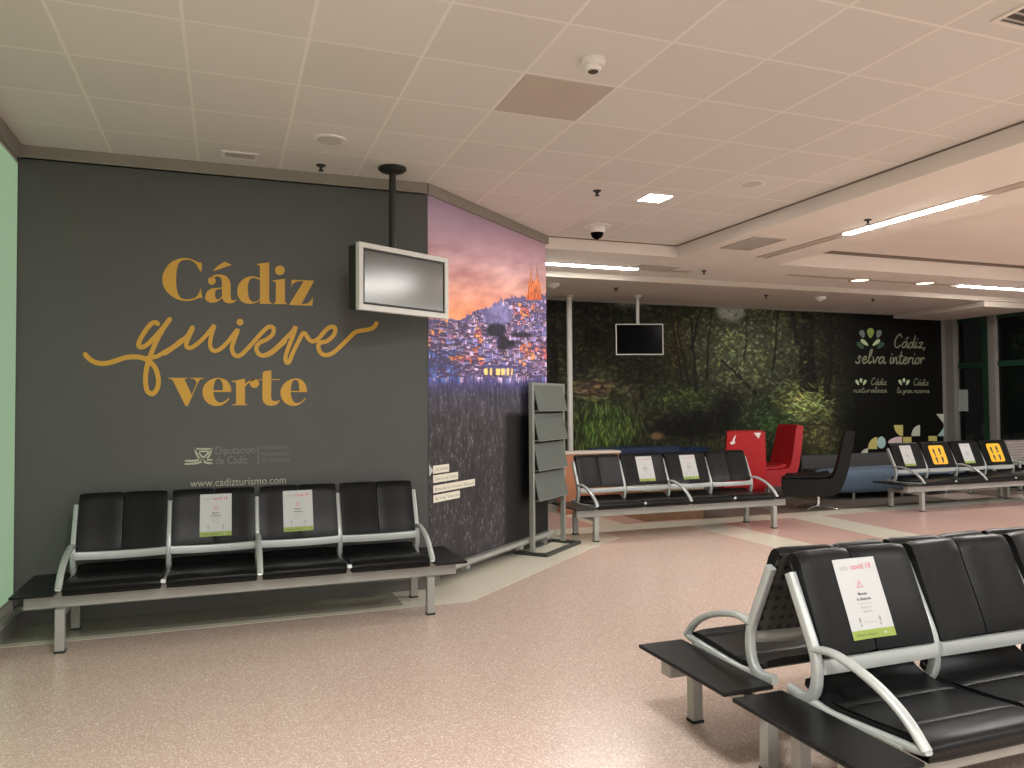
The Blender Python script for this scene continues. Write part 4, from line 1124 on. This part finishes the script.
# ------------------------------------------------------------------ leaflet stand beside the city mural
base0 = Vector(along(1.69, .115, 0))
sr = thing('leaflet_stand', 'grey metal leaflet stand with four tilted shelves beside the city mural', 'display stand', base0, math.atan2(ma.y, ma.x))
LW, DW = .87, .38
bb = MB(); bb.box(0, LW, -DW/2, -DW/2+.045, 0, .035); bb.box(0, LW, DW/2-.045, DW/2, 0, .035); bb.box(0, .045, -DW/2+.045, DW/2-.045, 0, .035); bb.box(LW-.045, LW, -DW/2+.045, DW/2-.045, 0, .035)
bb.build('base_frame', M['dark_base'], sr, bevel=.003)
PZ = 1.79
for x in (.04, LW-.06):
    MB().box(x-.02, x+.02, -.025, .025, .03, PZ).build('post', M['stand_post'], sr, bevel=.004)
MB().box(.04, LW-.06, -.015, .015, PZ-.03, PZ).build('top_bar', M['stand_post'], sr, bevel=.003)
for k_ in range(4):
    zt = PZ-.015-k_*.312
    x0, x1 = .066, LW-.085
    sh = MB(); sh.hexa([(x0, -.072, zt-.285), (x1+.02, -.072, zt-.285), (x1+.02, -.060, zt-.285), (x0, -.060, zt-.285), (x0, -.012, zt), (x1, -.012, zt), (x1, .0, zt), (x0, .0, zt)])
    s_o = sh.build('tilted_shelf', M['stand_grey'], sr, bevel=.002)
    MB().box(x0, x1, -.005, .008, zt-.30, zt).build('back_plate', M['dark_base'], s_o)
    MB().hexa([(x0, -.072, zt-.287), (x1+.02, -.072, zt-.287), (x1, .008, zt-.282), (x0, .008, zt-.282), (x0, -.072, zt-.281), (x1+.02, -.072, zt-.281), (x1, .008, zt-.276), (x0, .008, zt-.276)]).build('shelf_lip', M['stand_post'], s_o)

# ------------------------------------------------------------------ lounge furniture
wb = thing('low_table', 'brown box-shaped low table on the floor behind the middle bench', 'table', (5.645, 9.43, 0))
MB().box(-.445, .445, -.44, .44, 0, .40).build('box_body', M['wood'], wb, bevel=.006)
MB().box(-.455, .455, -.45, .45, .40, .435).build('top', M['cream_edge'], wb, bevel=.006)
tp = thing('low_partition', 'terracotta low partition with cream top beside the slim white pole', 'partition', (4.93, 10.15, 0))
MB().box(-.44, .44, -.14, .14, 0, .85).build('board', M['terracotta'], tp, bevel=.006)
MB().box(-.45, .45, -.155, .155, .85, .885).build('top', M['cream_edge'], tp, bevel=.006)

def sofa(name, label, x0, x1, y0, y1, seat_h, back_h, m_, cushions=2):
    r = thing(name, label, 'sofa', ((x0+x1)/2, (y0+y1)/2, 0))
    hx, hy = (x1-x0)/2, (y1-y0)/2
    MB().box(-hx, hx, -hy, hy, .07, seat_h-.13).build('base', m_, r, bevel=.02, seg=3)
    for i in range(cushions):
        a, b = -hx+2*hx*i/cushions+.006, -hx+2*hx*(i+1)/cushions-.006
        MB().box(a, b, -hy-.01, hy-.2, seat_h-.13, seat_h).build('seat_cushion', m_, r, bevel=.035, seg=4)
    MB().box(-hx, hx, hy-.2, hy, seat_h-.14, back_h).build('backrest', m_, r, bevel=.03, seg=4)
    for sx in (-1, 1):
        for sy in (-1, 1):
            MB().lathe([(.02, 0), (.025, .075)], (sx*(hx-.1), sy*(hy-.1), 0), 12).build('foot', M['chrome'], r, smooth=50)
    return r
sofa('lounge_sofa', 'navy sofa against the forest mural behind the middle bench', 5.35, 6.95, 10.25, 11.1, .42, .87, M['navy'])
sofa('lounge_sofa', 'dark grey sofa under the black end of the forest mural', 9.45, 12.35, 10.47, 11.15, .42, .63, M['greyfabric'], 3)

# big soft ottoman
ot = thing('ottoman', 'long rounded grey-blue ottoman in front of the dark grey sofa', 'ottoman', (10.52, 10.05, 0))
def pebble(z, sx, sy, n=56):
    row = []
    for k_ in range(n):
        a = 2*PI*k_/n; cs, sn = math.cos(a), math.sin(a); e = 2/3.2
        row.append((math.copysign(abs(cs)**e, cs)*sx, math.copysign(abs(sn)**e, sn)*sy*(1+.10*cs), z))
    return row
MB().quad_grid([pebble(.10, 1.32, .27), pebble(.12, 1.42, .32), pebble(.20, 1.50, .345), pebble(.34, 1.55, .355), pebble(.42, 1.53, .35), pebble(.455, 1.46, .32), pebble(.47, 1.2, .27), pebble(.475, .9, .15), pebble(.476, .3, .05)], closed_u=True, cap=True).build('cushion', M['bluefabric'], ot, smooth=60)
for x, y in ((-1.0, -.2), (0, -.22), (1.0, -.2), (-1.0, .2), (1.0, .2)):
    MB().lathe([(.022, 0), (.028, .11)], (x, y, 0), 12).build('foot', M['chrome'], ot, smooth=50)

# high-backed swivel lounge chairs
def lounge_chair(label, loc, rz, upholstery, group, marks=False, zs=1.0):
    """sitter faces local -x"""
    r = thing('lounge_chair', label, 'chair', loc, rz, group); r.scale = (1, 1, zs)
    hwid = .30
    outer = [(-.50, .30), (-.45, .22), (-.20, .205), (.12, .215), (.27, .27), (.36, .45), (.44, .75), (.505, 1.14)]
    inner = [(.425, 1.155), (.375, 1.13), (.31, .85), (.255, .62), (.20, .51), (.10, .475), (-.20, .465), (-.47, .455), (-.505, .42)]
    po = [tuple(p) for p in cat(outer, 5)]+[tuple(p) for p in cat(inner, 5)]
    rows = []
    for k_ in range(9):
        y = -hwid+2*hwid*k_/8; t_ = abs(y)/hwid; e = .018 if k_ in (0, 8) else 0
        cxm, czm = sum(p[0] for p in po)/len(po), sum(p[1] for p in po)/len(po)
        row = []
        for p in po:
            wide = 1+.10*max(0, min(1, (p[1]-.5)/.6))*-1
            row.append((p[0]*(1-.02*(k_ in (0, 8))), y*wide, p[1]-(.012 if k_ in (0, 8) and p[1] > .43 else 0)))
        rows.append(row)
    MB().quad_grid(rows, closed_u=True, cap=True).build('shell', upholstery, r, smooth=40)
    pad = [tuple(p) for p in cat([(-.46, .458), (-.20, .47), (.08, .482), (.17, .52), (.13, .545), (.03, .515), (-.2, .505), (-.44, .492)], 4)]
    rows = [[(p[0], -.26+.52*k_/4, p[1]) for p in pad] for k_ in range(5)]
    MB().quad_grid(rows, closed_u=True, cap=True).build('seat_pad', upholstery, r, smooth=40)
    col = MB().lathe([(.03, .03), (.026, .12), (.03, .215)], (0, 0, 0), 18).build('column', M['chrome'], r, smooth=50)
    for k_ in range(4):
        a = PI/4+k_*PI/2+.3
        MB().tube([(0, 0, .055), (.18*math.cos(a), .18*math.sin(a), .04), (.33*math.cos(a), .33*math.sin(a), .018)], [.022, .018, .014], 10).build('base_arm', M['chrome'], r, smooth=50)
    if marks:  # two white marks laid on the outer back
        q = MB()
        def on_back(y, z):  # outer back surface
            for p_, q_ in zip(outer, outer[1:]):
                if q_[1] >= z and p_[1] < z: break
            t_ = (z-p_[1])/(q_[1]-p_[1]); return (p_[0]+(q_[0]-p_[0])*t_+.012, y, z)
        for poly in ([(-.235, .98), (-.20, 1.0), (-.19, 1.04), (-.145, 1.10), (-.165, 1.02), (-.16, .97), (-.195, .95), (-.225, .955)], [(.10, 1.125), (.21, 1.125), (.175, 1.04)]):
            b0 = len(q.v); q.v += [on_back(*p) for p in poly]; q.f.append(tuple(range(b0, b0+len(poly))))
        q.build('white_marks', M['white_marks'], r)
    return r
lounge_chair('charcoal high-backed swivel chair with chrome star base beside the red chairs', (8.17, 9.14, 0), -.70, M['charcoal'], 'high-backed lounge chairs')
lounge_chair('bright red swivel chair seen from behind, white marks on its back, nearest the bench', (7.42, 9.93, 0), PI+1.08, M['red'], 'high-backed lounge chairs', True)
lounge_chair('red high-backed chair facing the viewer behind the charcoal chair', (8.42, 10.56, 0), -.10, M['red'], 'high-backed lounge chairs', False, 1.04)

# ------------------------------------------------------------------ ceiling fixtures
def rod_lamp(label, x, y, ln, rz, m_lamp, z=ZS, channel=None):
    r = thing('linear_lamp', label, 'ceiling light', (x, y, z), rz, 'linear ceiling lamps')
    c0, c1 = channel or (-ln/2-.05, ln/2+.05)
    ch = MB(); ch.box(c0, c1, -.075, -.055, -.008, .0); ch.box(c0, c1, .055, .075, -.008, .0); ch.box(c0, c1, -.055, .055, -.003, .0)
    ch.build('channel', M['slot'], r)
    MB().box(-ln/2, ln/2, -.045, .045, -.014, -.0031).build('diffuser', m_lamp, r, bevel=.003)
    return r
p = [at_z(536, 263.8, ZS), at_z(640, 267.5, ZS)]
rod_lamp('long lit lamp on the beam just right of the city mural', 4.17, 8.77, 1.62, -.0, M['lamp_white'], channel=(-.85, 1.6))
rod_lamp('long lit lamp sloping along the right-hand ceiling beam', 6.03, 5.52, 1.50, PI/2, M['lamp_white'], channel=(-4.0, 2.1))
rod_lamp('lit lamp at far right above the glass front', 11.30, 8.52, 1.9, 0, M['lamp_white'], channel=(-1.05, 1.1))
struct(MB().box(7.2, 10.24, 8.49, 8.60, ZS-.003, ZS+.01).build('trim_8', M['slot']))

def sprinkler(label, u, v, z):
    q = at_z(u, v, z)
    r = thing('sprinkler', label, 'sprinkler', (q.x, q.y, z), 0, 'ceiling sprinklers')
    MB().lathe([(.034, -.010), (.038, -.001)], n=18).build('cover_plate', M['black_metal'], r, smooth=40)
    MB().lathe([(.010, -.042), (.014, -.010)], n=10).build('stem', M['black_metal'], r, smooth=40)
    MB().lathe([(.022, -.048), (.022, -.043)], n=16).build('deflector', M['black_metal'], r)
sprinkler('dark sprinkler near the round loudspeaker above the slogan', 321, 165, ZC)
sprinkler('dark sprinkler above the dome camera', 597, 190.5, ZC)
sprinkler('dark sprinkler on the beam right of the left lamp', 704, 270.5, ZS)
sprinkler('dark sprinkler beside the sloping lamp', 868, 219.5, ZS)
sprinkler('small sprinkler on the rear ceiling left of the black screen pole', 616, 288, ZF)
sprinkler('small sprinkler on the rear ceiling above the red chairs', 766, 295, ZF)
sprinkler('small sprinkler on the rear ceiling above the leaf emblem', 873, 299, ZF)

q = at_z(593, 60, ZC)
r = thing('smoke_detector', 'white smoke detector on the tile beside the darker panel', 'smoke detector', (q.x, q.y, ZC))
MB().lathe([(.058, -.030), (.07, -.022), (.07, -.001)], n=28).build('base', M['white_plastic'], r, smooth=40)
MB().lathe([(.02, -.066), (.042, -.06), (.05, -.045), (.044, -.030)], n=28).build('sensor_head', M['white_plastic'], r, smooth=40)
MB().lathe([(.026, -.069), (.03, -.0655)], n=20).build('sensor_eye', M['dark_slot'], r)
q = at_z(553, 283.5, ZF)
r = thing('smoke_detector', 'small white detector on the rear ceiling just right of the city mural', 'smoke detector', (q.x, q.y, ZF))
MB().lathe([(.05, -.05), (.09, -.035), (.09, -.001)], n=24).build('base', M['white_plastic'], r, smooth=40)
MB().lathe([(.02, -.07), (.045, -.05)], n=20).build('sensor_head', M['white_plastic'], r, smooth=40)
q = at_z(820, 297, ZF)
r = thing('smoke_detector', 'small white detector on the rear ceiling above the tree trunk', 'smoke detector', (q.x, q.y, ZF))
MB().lathe([(.05, -.05), (.09, -.035), (.09, -.001)], n=24).build('base', M['white_plastic'], r, smooth=40)
MB().lathe([(.02, -.07), (.045, -.05)], n=20).build('sensor_head', M['white_plastic'], r, smooth=40)

q = at_z(330, 139.5, ZC)
r = thing('ceiling_speaker', 'round white loudspeaker in the ceiling above the slogan', 'speaker', (q.x, q.y, ZC))
MB().lathe([(.085, -.012), (.115, -.010), (.12, -.001)], n=32, cap=False).build('rim', M['white_plastic'], r, smooth=40)
MB().lathe([(.02, -.011), (.082, -.014)], n=32).build('grille', M['pale_grille'], r, smooth=40)
q = at_z(752, 183.5, ZC)
r = thing('ceiling_speaker', 'flush round fitting in the tile right of the square lit lamp', 'speaker', (q.x, q.y, ZC))
MB().lathe([(.088, -.009), (.118, -.008), (.12, -.001)], n=32, cap=False).build('rim', M['white_plastic'], r, smooth=40)
MB().lathe([(.02, -.008), (.086, -.0085)], n=32).build('grille', M['pale_grille'], r)

q = at_z(597, 226, ZC)
r = thing('dome_camera', 'white dome camera with black lens on the tiled ceiling', 'camera', (q.x, q.y, ZC))
MB().lathe([(.075, -.075), (.085, -.06), (.085, -.012), (.15, -.010), (.15, -.001)], n=32).build('housing', M['white_plastic'], r, smooth=40)
MB().lathe([(.005, -.145), (.03, -.138), (.055, -.118), (.068, -.09), (.07, -.075)], n=32).build('dome', M['screen_black'], r, smooth=60)

def vent(label, cx, cy, z, w, d, frame_m, slats, rz=0, group='ceiling vents'):
    r = thing('ceiling_vent', label, 'vent', (cx, cy, z), rz, group)
    fr = MB(); t_ = .025
    fr.box(-w/2, w/2, -d/2, -d/2+t_, -.010, -.0005); fr.box(-w/2, w/2, d/2-t_, d/2, -.010, -.0005)
    fr.box(-w/2, -w/2+t_, -d/2+t_, d/2-t_, -.010, -.0005); fr.box(w/2-t_, w/2, -d/2+t_, d/2-t_, -.010, -.0005)
    fr.build('frame', frame_m, r)
    MB().box(-w/2+t_, w/2-t_, -d/2+t_, d/2-t_, -.003, -.0005).build('backing', M['dark_slot'] if slats < 6 else M['grey_grille'], r)
    sl = MB(); n_ = slats
    for i in range(n_):
        y = -d/2+t_+(d-2*t_)*(i+.5)/n_; sl.box(-w/2+t_, w/2-t_, y-.006, y+.006, -.009, -.004)
    sl.build('louvre', M['grey_grille'], r)
    return r
q = at_z(240, 155, ZC); vent('small rectangular vent in the tile above the first letter of the slogan', q.x, q.y, ZC, .26, .16, M['white_plastic'], 4)
q = at_z(655, 267.5, ZS); vent('grey square vent at the end of the left lamp', q.x, q.y, ZS, .55, .30, M['grey_grille'], 10)
q = at_z(752, 243.5, ZS); vent('grey square vent on the beam near its inner corner', q.x, q.y, ZS, .40, .62, M['grey_grille'], 14)
q = at_z(1020, 11, ZC); vent('dark vent in the ceiling at the upper right corner', q.x+.12, q.y-.05, ZC, .34, .34, M['paint'], 5)

pn = tag(MB().box(1.61, 2.178, 4.075, 4.64, ZC-.004, ZC-.0005).build('access_panel', M['grey_grille']), 'darker square ceiling panel below the smoke detector', 'ceiling panel')
M['access'] = vary(mat('tan_panel', (0.47, 0.41, 0.35, 1), .7), .03, 5); pn.data.materials[0] = M['access']

q = at_z(655, 197.5, ZC)
r = thing('square_lamp', 'small square lit lamp in the tiled ceiling', 'ceiling light', (q.x, q.y, ZC))
fr = MB(); fr.box(-.13, .13, -.13, -.115, -.01, -.0005); fr.box(-.13, .13, .115, .13, -.01, -.0005); fr.box(-.13, -.115, -.115, .115, -.01, -.0005); fr.box(.115, .13, -.115, .115, -.01, -.0005)
fr.build('frame', M['white_plastic'], r); MB().box(-.115, .115, -.115, .115, -.006, -.0005).build('diffuser', M['lamp_small'], r)
for (u, v), lb_ in (((860, 280), 'round warm downlight on the far beam above the fern'), ((925, 283), 'round warm downlight nearer the far right lamp')):
    q = at_z(u, v, ZS)
    r = thing('downlight', lb_, 'ceiling light', (q.x, q.y, ZS), 0, 'round downlights')
    MB().lathe([(.12, -.008), (.155, -.008), (.16, -.0005)], n=32, cap=False).build('trim_ring', M['slot'], r, smooth=40)
    MB().lathe([(.01, -.0062), (.118, -.006)], n=32).build('lens', M['lamp_warm'], r)

# ------------------------------------------------------------------ light
def area(name, x, y, z, sx, sy, power, col=(1, .99, .97), rx=0, rz=0):
    l = bpy.data.lights.new(name, 'AREA'); l.shape = 'RECTANGLE'; l.size = sx; l.size_y = sy
    l.energy = power; l.color = col
    o = bpy.data.objects.new(name, l); COL.objects.link(o); o.location = (x, y, z); o.rotation_euler = (rx, 0, rz)
    return o
# unseen lamps, most added as fill (behind and beside the viewpoint)
area('unseen_ceiling_lamp', .6, 1.4, ZC-.01, .6, .6, 125)
area('unseen_ceiling_lamp', 3.0, -.6, ZC-.01, .6, .6, 45)
area('unseen_ceiling_lamp', 0.6, -2.2, ZC-.01, .6, .6, 165)
area('unseen_beam_lamp', 6.03, 3.4, ZS-.01, .12, 1.5, 90)
area('unseen_beam_lamp', 6.03, -1.6, ZS-.01, .12, 1.5, 120)
area('unseen_beam_lamp', 11.75, 2.6, ZS-.01, .14, 3.6, 380)  # added for the screen's reflection, on the added beam
wd = bpy.data.worlds.new('world'); SC.world = wd; wd.use_nodes = True
wd.node_tree.nodes['Background'].inputs[0].default_value = (1, .98, .96, 1)
wd.node_tree.nodes['Background'].inputs[1].default_value = 1.0
